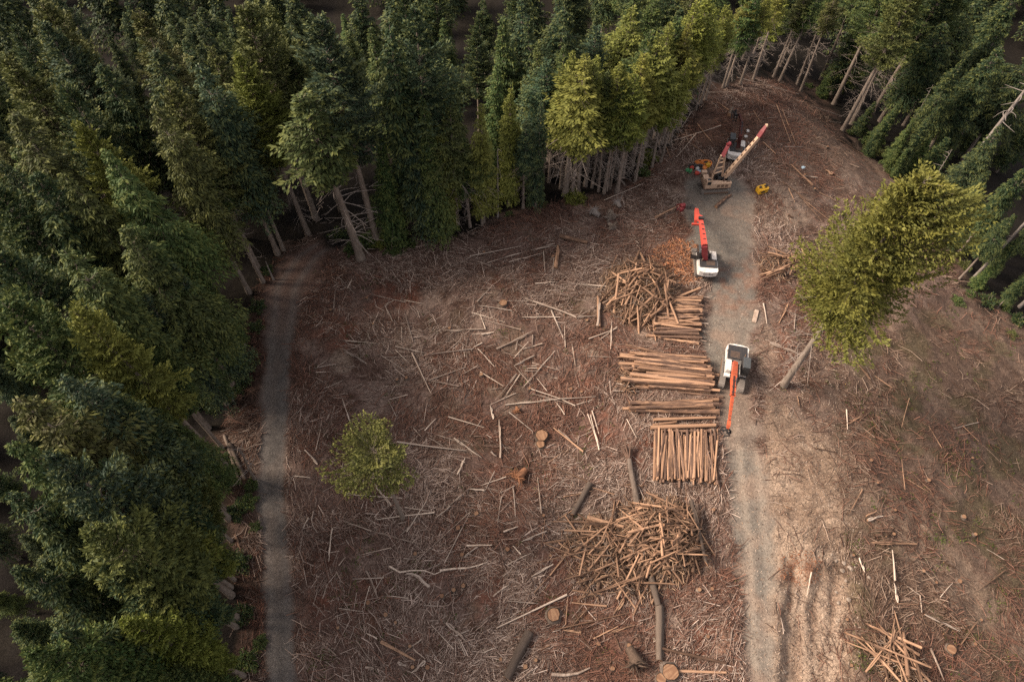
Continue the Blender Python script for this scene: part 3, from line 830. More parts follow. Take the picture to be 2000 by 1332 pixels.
fill_stand(24, (-70, -26), (-14, 36), (8, 14), 4.2, HF, "ddgb", (1.0, 1.3))          # lower left
fill_stand(32, (-80, -30), (30, 75), (14, 21), 5.0, HF, "ddgdbo", (1.1, 1.4))        # left
fill_stand(46, (-75, 20), (66, 112), (14, 22), 5.4, ("full", "hemlock", "fir"), "ddgdb", (1.1, 1.4))    # behind the clearing
fill_stand(14, (15, 60), (88, 125), (16, 22), 4.8, ("edge", "hemlock"), "dgdo", (1.1, 1.3))      # behind the ridge row
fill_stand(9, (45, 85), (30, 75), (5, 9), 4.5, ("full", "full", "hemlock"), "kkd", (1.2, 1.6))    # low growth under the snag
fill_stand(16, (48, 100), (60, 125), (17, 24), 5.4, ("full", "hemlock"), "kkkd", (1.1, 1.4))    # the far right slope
# beyond about three hundred: the far, dark wood that reads as one mass
far_protos = [conifer(600 + k, 22, .22, 4.2, "hemlock", .60, 6, .66, .18, .34, 0, False) for k in range(3)]
FV, FT, FC = [], [], []; nv = 0
pts = []
for k_ in range(16000):
    left = k_ < 4000
    x, y = (random.uniform(-75, -30), random.uniform(-14, 60)) if left else (random.uniform(-170, 190), random.uniform(30, 230))
    if left and len(pts) >= 45: continue
    zb = float(h_base(x, y)); b = project(x, y, zb)
    if not (-150 < b[0] < 2150 and -480 < b[1] < 330) and not (-80 < b[0] < 330 and 330 <= b[1] < 1400): continue
    if any(in_poly(b[0] + dx, b[1] + dy, CLEAR) for dx, dy in ((0, 0), (30, 0), (-22, 0), (0, 34))): continue
    if any((x - a) ** 2 + (y - c) ** 2 < 16 for a, c, _ in trees) or any((x - a) ** 2 + (y - c) ** 2 < 20 for a, c in pts): continue
    if 1700 < b[0] and b[1] > 250: continue
    pts.append((x, y))
    if len(pts) >= 270: break
for k, (x, y) in enumerate(pts):
    cm = far_protos[k % 3][0]; n = len(cm.vertices)
    v = np.empty(n * 3, np.float32); cm.vertices.foreach_get("co", v); v = v.reshape(-1, 3)
    t = np.empty(len(cm.polygons) * 3, np.int32); cm.polygons.foreach_get("vertices", t)
    c = np.empty(n * 4, np.float32); cm.attributes["tint"].data.foreach_get("color", c)
    a = random.uniform(0, 6.28); sc_ = random.uniform(.6, .95) * (.72 if x < -28 and y < 60 else 1); w_ = sc_ * random.uniform(1.0, 1.35)
    ca, sa = math.cos(a) * w_, math.sin(a) * w_
    FV.append(np.stack([v[:, 0] * ca - v[:, 1] * sa + x, v[:, 0] * sa + v[:, 1] * ca + y, v[:, 2] * sc_ + float(h_base(x, y))], -1))
    FT.append(t.reshape(-1, 3) + nv); FC.append(c.reshape(-1, 4)); nv += n
me = np_mesh("far_forest", np.concatenate(FV), None, np.concatenate(FT), [M_FOL], {"tint": np.concatenate(FC)})
for p in far_protos: bpy.data.meshes.remove(p[0]); bpy.data.meshes.remove(p[1])
o = bpy.data.objects.new("far_forest", me); col.objects.link(o); o["kind"] = "stuff"; o.color = (.026, .044, .022, 1)
tag(o, "dark far wood of conifers filling in behind the standing trees", "forest")
print("far", len(pts), nv)
print("trees", len(trees), "fill", fill)

for px, py, H, tone in ((1602, 190, 6, "g"), (1675, 262, 7, "d"), (1705, 285, 8, "g"), (1738, 312, 7, "d"), (1770, 345, 8, "g"), (1800, 352, 9, "d"), (1826, 408, 7, "d"), (1846, 436, 6, "g"), (1880, 490, 6, "d"), (1905, 560, 5, "g")):
    g = G(px, py); t = plant("young", 0, g.x, g.y, H, tone, 1.25)
    tree_label(t, KW["young"], tone, g.x, g.y, H)
# single trees
def single(name, label, proto, x, y, tone, rz=0.0, sc=(1, 1, 1)):
    root = empty(name, (x, y, ht(x, y) - .05), rz)
    root.scale = sc
    crown, trunk, dl, _ = proto
    for nm, me in (("trunk", trunk), ("crown", crown), ("dead_limbs", dl)):
        if me is None: continue
        o = bpy.data.objects.new(nm, me); col.objects.link(o); o.parent = root
        if nm == "crown": o.color = (*tone, 1)
    tag(root, label, "tree")
    return root
g = G(1530, 752)
BIG = conifer(778, 30.8, .45, 5.9, "broad", .42, 7, .38, .075, 1.4, 22, True, (-0.45, .24))
single("fir_tree", "big golden-green fir with thick bare lower trunk standing alone beside the road", BIG, g.x, g.y, (0.150, 0.140, 0.028), 0.0)
g = G(787, 1012)
SMALL = conifer(791, 17.2, .74, 3.7, "round", .42, 7, .26, .065, 1.5, 4, True, (2.3, .15))
single("fir_tree", "slim leftover fir with round tufted crown standing alone in the slash", SMALL, g.x, g.y, (0.105, 0.102, 0.028), 1.0)

# dead trees
def dead_tree(name, label, base_px, H, r0, nl, Lm, seed, lean=(0, 0), zmin=.3, mat=M_SNAG, curve=.25):
    r = np.random.default_rng(seed)
    b = G(*base_px)
    root = empty(name, b)
    mb = MB(); pts = []
    for i in range(9):
        t = i / 8
        pts.append(Vector((lean[0] * t, lean[1] * t, H * t - (.3 if i == 0 else 0))))
    mb.tube(pts, [r0 * (1.25 if i == 0 else 1 - .72 * i / 8) for i in range(9)], 8, 0)
    mb.build("trunk", mat, root)
    for k in range(nl):
        t = zmin + (1 - zmin) * (k + r.random()) / nl
        p = Vector((lean[0] * t, lean[1] * t, H * t)); a = r.uniform(0, 6.28); L = Lm * r.uniform(.4, 1.1) * (1.1 - .5 * t)
        d = Vector((math.cos(a), math.sin(a), r.uniform(-.2, .25))); c = Vector(r.normal(0, curve, 3))
        lm = MB()
        lm.tube([p, p + d * L * .35, p + d * L * .7 + c * L * .35, p + d * L + c * L], [.07 * Lm / 3, .05 * Lm / 3, .035 * Lm / 3, .015], 4, 0)
        if L > Lm * .6:
            q = p + d * L * .6 + c * L * .3
            lm.tube([q, q + (d + Vector(r.normal(0, .7, 3))) * L * .3], [.03, .012], 3, 0, False)
        lm.build("limb", M_SNAG, root)
    tag(root, label, "dead tree")
    return root
dead_tree("dead_tree", "tall bare grey snag with crooked dead limbs in the dark forest", (1852, 372), 27, .42, 22, 3.6, 5, (.6, 0), .52)
dead_tree("dead_tree", "thin dead pole with snapped top at the clearing edge", (972, 425), 11.5, .15, 9, 1.5, 6, (.2, .3), .25, M_SNAG)
dead_tree("dead_tree", "slender dead trunk with short side branches beside the dirt track", (496, 935), 15, .17, 16, 1.6, 7, (4.2, -3.2), .2, M_TRUNK)
dead_tree("dead_tree", "short bare broken stem at the bend of the dirt track", (534, 546), 3.6, .13, 2, .5, 8, (.1, 0), .5, M_SNAG)
for i, (bx, by, H) in enumerate(((1900, 545, 24), (1990, 600, 20), (1893, 470, 18), (1745, 310, 15), (1810, 375, 9))):
    dead_tree("dead_tree", ("bare grey trunk leaning out of the dark wood right of the big fir", "bare trunk at the outer rim of the slope", "slim bare trunk behind the big fir", "thin dead stem in front of the ridge firs", "short dead stem in the brush behind the big fir")[i], (bx, by), H, .22 if H > 16 else .1, 8, 1.6, 20 + i, (random.uniform(-1, 1), 0), .35)

# shrubs and saplings along the edge
SH = []
for s in range(3):
    r = np.random.default_rng(900 + s); VV = []; TT = []
    n = 1500
    d = norm(r.normal(0, 1, (n, 3))); d[:, 2] = np.abs(d[:, 2])
    lob = 0.75 + .35 * np.sin(d[:, 0] * 4 + s) * np.cos(d[:, 1] * 5 + s)
    p = d * (r.uniform(.35, 1.0, n) ** .6 * lob)[:, None] * np.array((1, 1, .8))
    a = norm(r.normal(0, 1, (n, 3)) + d); b = norm(np.cross(a, r.normal(0, 1, (n, 3))))
    ln = r.uniform(.06, .16, n)[:, None]
    v = np.stack([p, p + a * ln * .5 + b * ln * .35, p + a * ln, p + a * ln * .5 - b * ln * .35], 1).reshape(-1, 3)
    c = np.repeat(np.concatenate([r.random((n, 3)) * np.array((1, 1, .9)), np.ones((n, 1))], 1), 4, 0)
    k4 = np.arange(n)[:, None] * 4
    cm = np_mesh("foliage", v, None, np.concatenate([k4 + np.array((0, 1, 2)), k4 + np.array((0, 2, 3))], 0), [M_FOL], {"tint": c})
    mb = MB()
    for k in range(9):
        e = Vector(norm(r.normal(0, 1, 3) * np.array((1, 1, .3)) + np.array((0, 0, .8))))
        mb.tube([(0, 0, -.15), e * .4, e * .8], [.03, .02, .008], 4)
    SH.append((cm, mb.mesh("stem", [M_TRUNK])))
SHR = [(1125, 392, 2.0, "y"), (385, 760, 2.6, "g"), (770, 492, 1.5, "g"), (800, 478, 1.2, "g"), (745, 478, 1.4, "y"), (690, 490, 1.7, "g"), (720, 470, 1.9, "g"), (660, 462, 1.5, "d"), (850, 462, 1.0, "o"),
       (1580, 170, 1.3, "g"), (1610, 190, 1.2, "d"), (1690, 280, 1.5, "g"), (1740, 320, 1.5, "d"), (1775, 345, 1.3, "g"), (1720, 300, 1.2, "o"), (1790, 325, 1.9, "g"), (1060, 400, 1.0, "o"), (485, 980, 1.2, "g"),
       (490, 950, 1.0, "g"), (995, 420, .8, "g"), (410, 790, 1.6, "d"), (1255, 340, 1.4, "g"), (1265, 310, 1.9, "y"), (430, 900, 1.3, "d"), (1660, 262, 1.0, "g"), (1870, 590, 1.2, "g"), (1910, 560, 1.4, "d"),
       (1745, 300, 1.6, "d"), (1765, 322, 1.2, "g"), (1800, 365, 1.5, "d"), (1825, 400, 1.7, "g"), (1850, 420, 1.4, "d"), (1870, 470, 1.6, "d"), (1885, 520, 1.3, "o"), (1840, 450, 1.0, "g"), (1930, 590, 1.6, "d"), (1960, 600, 1.4, "g"), (1985, 625, 1.5, "d"), (1700, 270, 1.2, "d"), (1895, 575, 1.0, "g"), (1975, 655, 1.0, "o"),
       (500, 1030, .8, "g"), (508, 1255, .9, "g"), (470, 1100, 1.4, "d"), (462, 1000, 1.5, "d"), (478, 1200, 1.4, "d"), (484, 1290, 1.5, "g"), (450, 930, 1.4, "d"), (470, 760, 1.2, "d"), (500, 640, 1.1, "d"), (505, 600, 1.3, "d"), (520, 530, 1.1, "d")]
for i, (px, py, s, tone) in enumerate(SHR):
    g = G(px, py)
    root = empty("shrub", g, random.uniform(0, 6)); root.scale = (s, s, s * random.uniform(.75, 1.0))
    cm, sm = SH[i % 3]
    for nm, me in (("foliage", cm), ("stem", sm)):
        o = bpy.data.objects.new(nm, me); col.objects.link(o); o.parent = root
        if nm == "foliage": o.color = (*[v * 1.0 for v in TONE[tone]], 1)
    where = "at the mouth of the dirt track" if px < 760 and px > 600 else "beside the dirt track" if px < 600 else "under the forest edge behind the clearing" if px < 1300 else "on the ridge side under the big firs" if px < 1800 else "at the rim of the right slope"
    tag(root, f"{'large' if s > 1.6 else 'knee-high' if s < 1.1 else 'waist-high'} {TONEWORD[tone]} bush {where}", "bush", "bushes along the forest edge")
#PART2
# ------------------------------------------------------------------ logs, poles and stumps: shared unit meshes
def unit_log(seed, bend, n=9, seg=6, taper=.78, knots=0, cut=True, split=False):
    r = np.random.default_rng(seed); mb = MB(); vs_ = []
    ph = r.uniform(0, 6.28, 2)
    for i in range(seg + 1):
        t = i / seg
        cy = bend * math.sin(t * math.pi * r.uniform(.95, 1.05) + 0) * math.cos(ph[0]) + bend * .4 * math.sin(t * 7 + ph[1]); cz = bend * .5 * math.sin(t * math.pi) * math.sin(ph[0])
        for k in range(n):
            a = 2 * math.pi * k / n; q = (1 - (1 - taper) * t) * (1 + r.normal(0, .05))
            xx = t + (r.normal(0, .05) if split and i == seg else r.normal(0, .004) if i in (0, seg) else 0)
            vs_.append((xx, cy + q * math.cos(a), cz + q * math.sin(a)))
    fs_ = [(i * n + k, i * n + (k + 1) % n, i * n + n + (k + 1) % n, i * n + n + k) for i in range(seg) for k in range(n)]
    mb.add(vs_, [tuple(reversed(f)) for f in fs_], 0, True)
    mb.add(vs_[:n], [tuple(range(n))], 1); mb.add(vs_[seg * n:], [tuple(reversed(range(n)))], 1)
    for k in range(knots):
        t = r.uniform(.15, .9); a = r.uniform(0, 6.28); q = taper
        p = Vector((t, math.cos(a) * q * .8, math.sin(a) * q * .8)); L = r.uniform(1.5, 5)
        mb.tube([p, (t + r.uniform(.01, .05), p.y * L, p.z * L)], [.22, .10], 4, 0)     # stub of a limb
    return mb
STRAIGHT = [unit_log(500 + i, .25 * (i % 3), 10).v for i in range(0)]
LOGM = {}
def log_mesh(mat, kind, i):
    key = (mat.name, kind, i)
    if key not in LOGM:
        if kind == "log": m = unit_log(510 + i, .10 + .08 * (i % 3), 12, 6, .80)
        elif kind == "pole": m = unit_log(530 + i, (.3, .9, 1.6, .5, 1.1, .2)[i % 6], 6, 7, .45, (0, 2, 3, 1, 4, 0)[i % 6])
        else: m = unit_log(550 + i, (.2, .6, 1.2, .4)[i % 4], 7, 4, .75, (0, 1, 0, 2)[i % 4], True, True)
        LOGM[key] = m.mesh("wood", [mat, M_CUT])
    return LOGM[key]

def lay(name, a, b, r, mat, kind="log", i=None, roll=None):
    """one piece of wood from point a to point b"""
    a = Vector(a); b = Vector(b); d = b - a; L = d.length
    o = bpy.data.objects.new(name, log_mesh(mat, kind, random.randrange({"log": 5, "pole": 6}.get(kind, 4)) if i is None else i))
    col.objects.link(o)
    q = d.normalized().to_track_quat('X', 'Z')
    o.rotation_mode = 'QUATERNION'
    o.rotation_quaternion = q @ Euler((random.uniform(0, 6.28) if roll is None else roll, 0, 0)).to_quaternion()
    o.location = a; o.scale = (L, r, r)
    return o

def on_ground(p0, p1, r, extra=0.0):
    a = G(*p0); b = G(*p1)
    lift = 0
    for k in range(9):
        t = k / 8; q = a.lerp(b, t)
        lift = max(lift, ht(q.x, q.y) - q.z)
    up = Vector((0, 0, lift * .75 + r * .8 + extra))
    return a + up, b + up

SITES = [(1060, 858, "the big split stump"), (1080, 1200, "the large ringed stump"), (720, 900, "the lone tufted fir"), (1245, 560, "the upper brush pile"), (1290, 1050, "the big brush pile"), (1340, 900, "the deck of upright-laid logs"),
         (1320, 625, "the farthest log deck"), (1310, 725, "the longest log deck"), (1376, 520, "the red-boomed loader"), (1440, 300, "the far white loader"), (1395, 350, "the cream yarder"), (1487, 372, "the yellow carriage"),
         (1540, 520, "the small brush pile"), (1745, 1280, "the corner brush heap"), (1530, 740, "the foot of the big fir"), (560, 900, "the dirt track"), (1010, 1280, "the thick grey log"), (1590, 1200, "the cut bank"), (1440, 710, "the near loader"),
         (985, 597, "the orange stump among red needles"), (795, 742, "the pair of pale stumps"), (1010, 930, "the upturned orange root wad"), (1125, 395, "the yellow-green bush"), (1235, 935, "the snapped dark trunk"), (790, 660, "the mound of bare soil"), (1500, 170, "the ridge trees"), (850, 480, "the forest edge"), (1640, 1080, "the spill of pale rocks"), (1750, 980, "the bulldozed trail")]
def place_phrase(px, py):
    s = min(SITES, key=lambda q: (q[0] - px) ** 2 + (q[1] - py) ** 2)
    dx, dy = px - s[0], py - s[1]; d = math.hypot(dx, dy)
    far = "" if d < 95 else "well "
    if abs(dx) > abs(dy): return far + ("left of " if dx < 0 else "right of ") + s[2]
    return far + ("behind " if dy < 0 else "in front of ") + s[2]

def zoomed(lst, ox, oy, s):
    return [((x0 / s + ox, y0 / s + oy), (x1 / s + ox, y1 / s + oy), w) for x0, y0, x1, y1, w in lst]
# poles lying in the slash; the last figure is the thickness class
S6 = [(920,182,1210,125,1),(1020,220,1200,165,0),(1140,215,1330,165,0),(1265,148,1400,110,1),(1290,140,1430,118,1),(1600,105,1650,115,0),(1410,250,1420,120,3),(1388,275,1395,190,0),(1345,275,1335,150,0),(1290,338,1400,328,1),(1530,340,1690,350,1),
 (1230,420,1520,525,2),(960,440,1045,350,1),(970,460,1160,490,1),(1040,432,1250,436,0),(1215,525,1430,525,1),(1380,490,1450,655,2),(930,500,1120,555,0),(975,535,1210,597,1),(978,515,1008,595,1),(770,603,1000,595,1),(440,455,490,430,0),
 (365,395,560,440,0),(550,430,660,450,0),(440,460,485,550,0),(555,510,600,665,1),(215,655,405,672,0),(500,690,660,725,1),(200,703,340,790,1),(440,750,640,745,0),(640,740,940,703,1),(500,710,580,785,0),(420,740,575,840,0),(940,695,990,670,1),
 (965,703,1060,805,1),(1070,708,1275,607,2),(1180,710,1190,640,1),(1272,685,1275,625,1),(1220,705,1330,675,1),(1170,800,1285,742,1),(1225,915,1400,715,0),(1170,800,1250,890,0),(595,730,705,965,2),(690,880,900,805,1),(685,882,860,915,1),
 (980,835,1110,915,1),(1065,1000,1185,850,1),(1270,955,1510,1020,1),(1120,1020,1400,990,1),(1400,990,1630,975,1),(1300,870,1355,940,0),(1140,1060,1275,1170,1),(1085,1105,1092,1320,2),(1390,1150,1560,1285,2),(1420,1160,1500,1230,1),(1600,1075,1650,1275,1),
 (1370,865,1415,872,0),(1495,675,1515,800,0),(1230,830,1310,830,1),(1215,800,1300,798,0),(1240,815,1305,812,1),(510,1230,900,1280,2),(830,1210,985,1320,1),(690,1205,780,1260,0),(920,1200,985,1105,0),(665,1165,730,1095,1),(740,1190,835,1220,0),
 (800,1090,1000,1150,1),(460,995,505,1085,1),(465,990,570,962,0),(230,365,255,310,1),(150,475,160,370,0),(480,250,570,278,0),(960,210,1040,235,0),(645,710,655,750,1),(1410,1010,1455,1075,1),(1440,990,1515,1025,1),(200,985,245,1120,0),
 (1100,1240,1140,1290,1),(1040,1285,1070,1310,2),(985,625,1040,615,2),(1530,525,1630,520,1),(1520,530,1650,450,1),(1640,580,1650,420,3),(1590,650,1750,590,1),(1690,250,1840,205,1),(1035,1020,1055,1100,1),(870,850,960,800,0),(1265,930,1430,985,1)]
S7 = [(1385,35,1735,185,1),(1640,370,1645,520,1),(1440,160,1462,365,1),(1050,225,1135,233,2),(1115,205,1260,155,1),(980,140,1025,45,1),(920,330,1010,255,1),(855,390,940,320,1),(690,470,805,290,1),(650,490,720,430,0),(710,670,1050,360,0),
 (905,650,1055,355,0),(340,410,490,465,1),(490,465,770,540,1),(245,640,265,450,1),(500,190,605,325,1),(330,255,660,275,0),(520,400,850,360,1),(1030,548,1180,545,2),(1020,612,1095,557,1),(1350,525,1490,468,1),(1245,470,1330,440,2),
 (1555,400,1650,340,1),(1600,385,1870,470,1),(1590,270,1750,235,1),(1750,215,1880,255,1),(1660,480,1620,590,2),(1620,575,1510,720,1),(1550,520,1620,570,1),(1620,580,1750,605,2),(1405,725,1530,655,1),(1420,820,1560,660,0),(460,695,525,850,2),
 (380,740,560,733,1),(1185,840,1280,770,1),(1205,1022,1610,830,2),(1270,865,1450,880,0),(1740,900,1615,1035,1),(1600,1000,1615,830,0),(1590,1030,1690,1045,2),(1535,1030,2000,925,1),(1760,1080,1900,1010,1),(1880,940,1990,780,2),(1860,1045,2000,1000,1),
 (1690,1060,1755,1150,0),(920,990,1030,1090,2),(970,1065,1050,1030,1),(830,1000,960,1140,0),(545,1100,740,1205,3),(730,1140,795,1195,1),(720,1280,800,1210,2),(400,1090,490,1215,0),(640,1220,690,1235,2),(455,1245,505,1255,2),(1460,1145,1510,1120,1),
 (50,150,140,160,1),(105,0,180,80,1),(1500,75,1590,10,0),(580,835,700,850,0),(790,890,860,895,1),(300,660,340,610,0),(1680,735,1720,845,1),(1640,803,1810,825,2),(1635,875,1835,895,2),(1300,550,1345,600,1),(600,260,690,370,0),(430,600,600,560,0),(680,330,820,350,1),(700,350,860,310,0)]
S8 = [(735,395,810,260,1),(865,560,1105,565,2),(885,598,965,632,1),(970,600,985,770,2),(985,770,1005,890,1),(835,430,920,405,2),(830,410,890,380,1),(805,425,860,475,1),(790,640,820,720,1),(1080,160,1190,270,1),(1060,205,1200,290,0),(950,65,1095,90,0),
 (1430,455,1570,497,1),(1150,955,1345,1048,1),(1130,850,1140,945,1),(1040,785,1130,850,0),(1005,895,1125,900,0),(1260,1065,1375,1105,1),(1155,1010,1220,1040,0),(1185,1145,1260,1325,2),(1500,590,1600,650,0),(1520,700,1620,800,0),(925,1045,980,1130,3),
 (985,935,1050,1180,2),(1310,780,1240,860,0),(370,350,420,375,0),(50,800,120,790,0),(1205,490,1250,492,1),(940,520,995,465,1),(1570,500,1595,530,0)]
S1 = [(985,108,1390,215,1),(800,180,1000,177,0),(560,500,890,395,1),(600,600,730,445,1),(735,385,840,515,1),(700,510,790,580,1),(870,240,945,295,2),(1100,300,1150,380,1),(1250,265,1340,510,1),(1290,290,1380,520,0),(1165,505,1245,580,2),(1110,605,1200,585,1),
 (1160,625,1380,660,1),(1345,650,1485,785,3),(1430,718,1515,732,2),(1570,680,1615,710,3),(1290,760,1480,900,1),(1400,850,1610,1020,1),(1330,800,1370,890,1),(1430,880,1540,1000,0),(1530,830,1650,890,1),(1620,455,1810,580,1),(1580,360,1670,372,1),(1470,260,1670,330,1),
 (1580,1030,1650,1065,1),(1325,975,1360,990,2),(130,880,390,770,1),(1400,450,1450,530,0),(1410,1180,1550,1165,1),(1300,530,1420,530,1),(640,400,700,300,0),(500,460,560,600,1),(905,455,930,445,2)]
S2 = [(1265,510,1325,390,1),(1365,550,1372,450,1),(1205,635,1405,715,2),(1765,760,1860,870,1),(1890,855,1998,930,1),(185,950,360,955,1),(210,900,300,925,2),(25,1100,100,1310,1),(0,265,140,270,1),(100,620,215,535,1),(1270,700,1295,745,0),(1385,980,1400,1060,0),(1700,1170,1800,1115,1),(1705,1070,1712,1200,1)]
POLES = zoomed(S6, 600, 440, 2.895) + zoomed(S7, 560, 880, 2.941) + zoomed(S8, 1400, 866, 2.858) + zoomed(S1, 1140, 130, 3.33) + zoomed(S2, 1140, 480, 3.33)
npole = 0
def pole(p0, p1, w):
    global npole
    r = (.045, .07, .11, .18)[w]
    a, b = on_ground(p0, p1, r, .12)
    if random.random() < .5: a, b = b, a
    mx, my = (p0[0] + p1[0]) / 2, (p0[1] + p1[1]) / 2
    brown = mx > 1480 or w == 3 or my < 330
    tan = 1060 < mx < 1300 and my > 860
    mat = M_PILE if (tan or (brown and random.random() < .7)) else M_POLE
    o = lay("fallen_pole", a, b, r, mat, "pole")
    L = (b - a).length
    ang = abs(math.degrees(math.atan2(p1[1] - p0[1], p1[0] - p0[0]))) % 180
    way = "crosswise" if ang < 25 or ang > 155 else "lengthwise" if 65 < ang < 115 else "aslant"
    size = ("very long" if L > 13 else "long" if L > 7 else "short" if L < 3.2 else "mid-length") + (" thin" if w == 0 else " thick" if w >= 2 else "")
    tag(o, f"{size} {'tan' if mat is M_PILE else 'bleached'} pole lying {way} {place_phrase(mx, my)}", "pole", "poles strewn over the clearing")
    npole += 1
for p in POLES: pole(*p)
k = 0
while npole < 292:
    px = random.uniform(570, 1230) if random.random() < .72 else random.uniform(1560, 1990); py = random.uniform(500, 1320)
    if px > 1500 and py < 780: continue
    L = random.uniform(22, 60); a = random.uniform(0, math.pi)
    pole((px, py), (px + L * math.cos(a), py + L * math.sin(a)), random.choice((0, 0, 1)))

# curved limbs
def limb(pxs, r, label):
    mb = MB(); pts = [G(*p) for p in pxs]; c = pts[0].copy()
    pts = [q - c + Vector((0, 0, r + .08)) for q in pts]
    mb.tube(pts, [r * (1 - .6 * i / (len(pts) - 1)) for i in range(len(pts))], 6)
    o = mb.build("fallen_limb", M_POLE); o.location = c
    tag(o, label, "limb")
z7 = lambda l: [(x / 2.941 + 560, y / 2.941 + 880) for x, y in l]
limb(z7([(820, 785), (795, 765), (760, 725), (720, 708), (690, 710)]), .16, "thick pale hooked limb curling over in the lower clearing")
limb(z7([(590, 665), (650, 700), (720, 690), (790, 690), (850, 712), (900, 690)]), .10, "wavy thin grey limb lying behind the hooked limb")
limb(z7([(880, 690), (960, 680), (1040, 676), (1105, 660), (1150, 643)]), .12, "gently bent pale limb right of the hooked limb")
limb(z7([(1520, 1285), (1600, 1290), (1670, 1280), (1740, 1248)]), .18, "stout grey crooked limb near the bottom edge")
limb(z7([(155, 350), (145, 400), (155, 440), (180, 475)]), .08, "bow-shaped thin limb near the dirt track")
limb([(1490, 594), (1493, 607), (1495, 620), (1497, 634)], .09, "thin kinked stick standing out on soil right of the gravel road")

# single big pieces
def big_log(p0, p1, r, mat, label, kind="log", name="fallen_log", lift=0.0):
    a, b = on_ground(p0, p1, r, lift)
    return tag(lay(name, a, b, r, mat, kind), label, "log")
big_log((1034, 1236), (990, 1326), .46, M_LOGBARK, "thick grey barked log lying aslant at the bottom edge")
big_log((1152, 945), (1118, 1006), .34, M_LOGBARK, "dark broken log lying aslant left of the big brush pile", "chunk")
big_log((1093, 464), (1146, 477), .30, M_PILE, "stout brown half-rotten log near the back edge of the clearing")
big_log((1084, 525), (1090, 482), .20, M_PILE, "short upright-laid brown log at the back of the clearing")
big_log((1270, 1128), (1284, 1184), .36, M_LOGBARK, "dark barked log pinned under the big brush pile", "log", lift=.1)
big_log((1286, 1182), (1286, 1290), .36, M_LOGBARK, "long brown barked log running down from the big brush pile")
big_log((1293, 1186), (1293, 1284), .16, M_LOGBARK, "thinner barked log alongside the long brown log")
big_log((1288, 1266), (1416, 1296), .14, M_PILE, "pale tan pole with its end on the long brown log", lift=.25)
big_log((1322, 1310), (1418, 1313), .13, M_PILE, "straight tan pole lying crosswise at the bottom edge near the road")
big_log((1146, 1014), (1214, 1032), .26, M_PILE, "thick tan split log poking out of the big brush pile", "chunk", lift=.3)
big_log((1108, 1127), (1155, 1125), .17, M_PILE, "short thick tan log left of the big brush pile", "chunk")
big_log((1172, 1118), (1163, 1160), .20, M_PILE, "short brown log lying lengthwise below the big brush pile", "chunk")
big_log((1170, 640), (1168, 582), .22, M_PILE, "upended brown stem piece left of the upper brush pile", "chunk")
big_log((1399, 407), (1426, 385), .26, M_LOG, "orange peeled log end lying on gravel in front of the yarder", "chunk")
big_log((450, 868), (480, 938), .22, M_LOGBARK, "brown log with its butt end by the dirt track")
big_log((440, 852), (466, 934), .18, M_LOGBARK, "thinner log against the brown log by the dirt track")
big_log((400, 965), (420, 982), .22, M_LOGBARK, "grey log end under the trees left of the dirt track")
big_log((461, 1044), (472, 1078), .15, M_PILE, "thin broken log in red slash left of the dirt track", "chunk")
big_log((1423, 229), (1428, 216), .34, M_LOGBARK, "pale-ended log block by the far loader's grapple", "chunk", lift=.1)
# the snapped trunk: dark stem and a burst of pale splinters
a, b = on_ground((1245, 1002), (1228, 900), .30, .1)
root = empty("snapped_trunk", a)
mb = MB(); d = b - a
mb.tube([Vector((0, 0, 0)), d * .35 + Vector((.05, 0, .1)), d * .7 + Vector((-.05, 0, .1)), d], [.34, .31, .28, .25], 10, 0, True, 1)
mb.build("stem", [M_LOGBARK, M_CUT], root)
mb = MB(); dn = d.normalized()
for k in range(11):
    e = (dn + Vector((random.gauss(0, .28), random.gauss(0, .1), random.gauss(.05, .2)))).normalized()
    p = d + Vector((random.gauss(0, .1), 0, random.gauss(0, .08)))
    mb.tube([p - dn * .3, p + e * random.uniform(.5, 1.2), p + e * random.uniform(1.3, 2.3)], [.13, .09, .015], 5)
mb.build("splinters", M_LOG, root)
tag(root, "dark snapped trunk with splintered orange top left of the upright-laid deck", "log")
# slab board beside the road
mb = MB(); g = G(1475, 619); mb.box((0, 0, .12), (.5, 1.9, .22), 0, 0, .04); o = mb.build("wooden_slab", M_POLE)
o.location = g; o.rotation_euler = (0, 0, R_(-22)); tag(o, "thick grey-tan wooden slab lying on dirt right of the gravel road", "slab")

# stumps
def stump(px, py, r, h, label, tone=None):
    g = G(px, py); root = empty("stump", g, random.uniform(0, 6)); rr = np.random.default_rng(int(px * 7 + py)); n = 14
    flare = [1 + max(0, math.sin(k * 6.28 / n * 4 + r * 9)) * .35 for k in range(n)]
    wob = [1 + rr.normal(0, .05) for k in range(n)]
    mb = MB(); vs_ = []
    for z, f in ((-.25, 1.5), (.05, 1.22), (h * .5, 1.05), (h, 1.0)):
        for k in range(n):
            a = 2 * math.pi * k / n; q = r * wob[k] * (1 + (f - 1) * flare[k] * 1.4)
            vs_.append((q * math.cos(a), q * math.sin(a), z))
    mb.add(vs_, [(i * n + k, i * n + (k + 1) % n, i * n + n + (k + 1) % n, i * n + n + k) for i in range(3) for k in range(n)], 0, True)
    mb.build("bark", M_LOGBARK, root)
    mb = MB()
    top = [(r * .93 * wob[k] * math.cos(2 * math.pi * k / n), r * .93 * wob[k] * math.sin(2 * math.pi * k / n), 0) for k in range(n)]
    mb.add([(x, y, h - .02) for x, y, z in top] + [(x * .98, y * .98, h + .03 + .06 * r * (x / r)) for x, y, z in top], [tuple(range(n, 2 * n))] + [(k, (k + 1) % n, n + (k + 1) % n, n + k) for k in range(n)])
    o = mb.build("cut_face", M_CUT, root); o.rotation_euler = (0, 0, 0)
    tag(root, label, "stump", "cut stumps in the clearing")
Z6 = lambda x, y: (x / 2.895 + 600, y / 2.895 + 440)
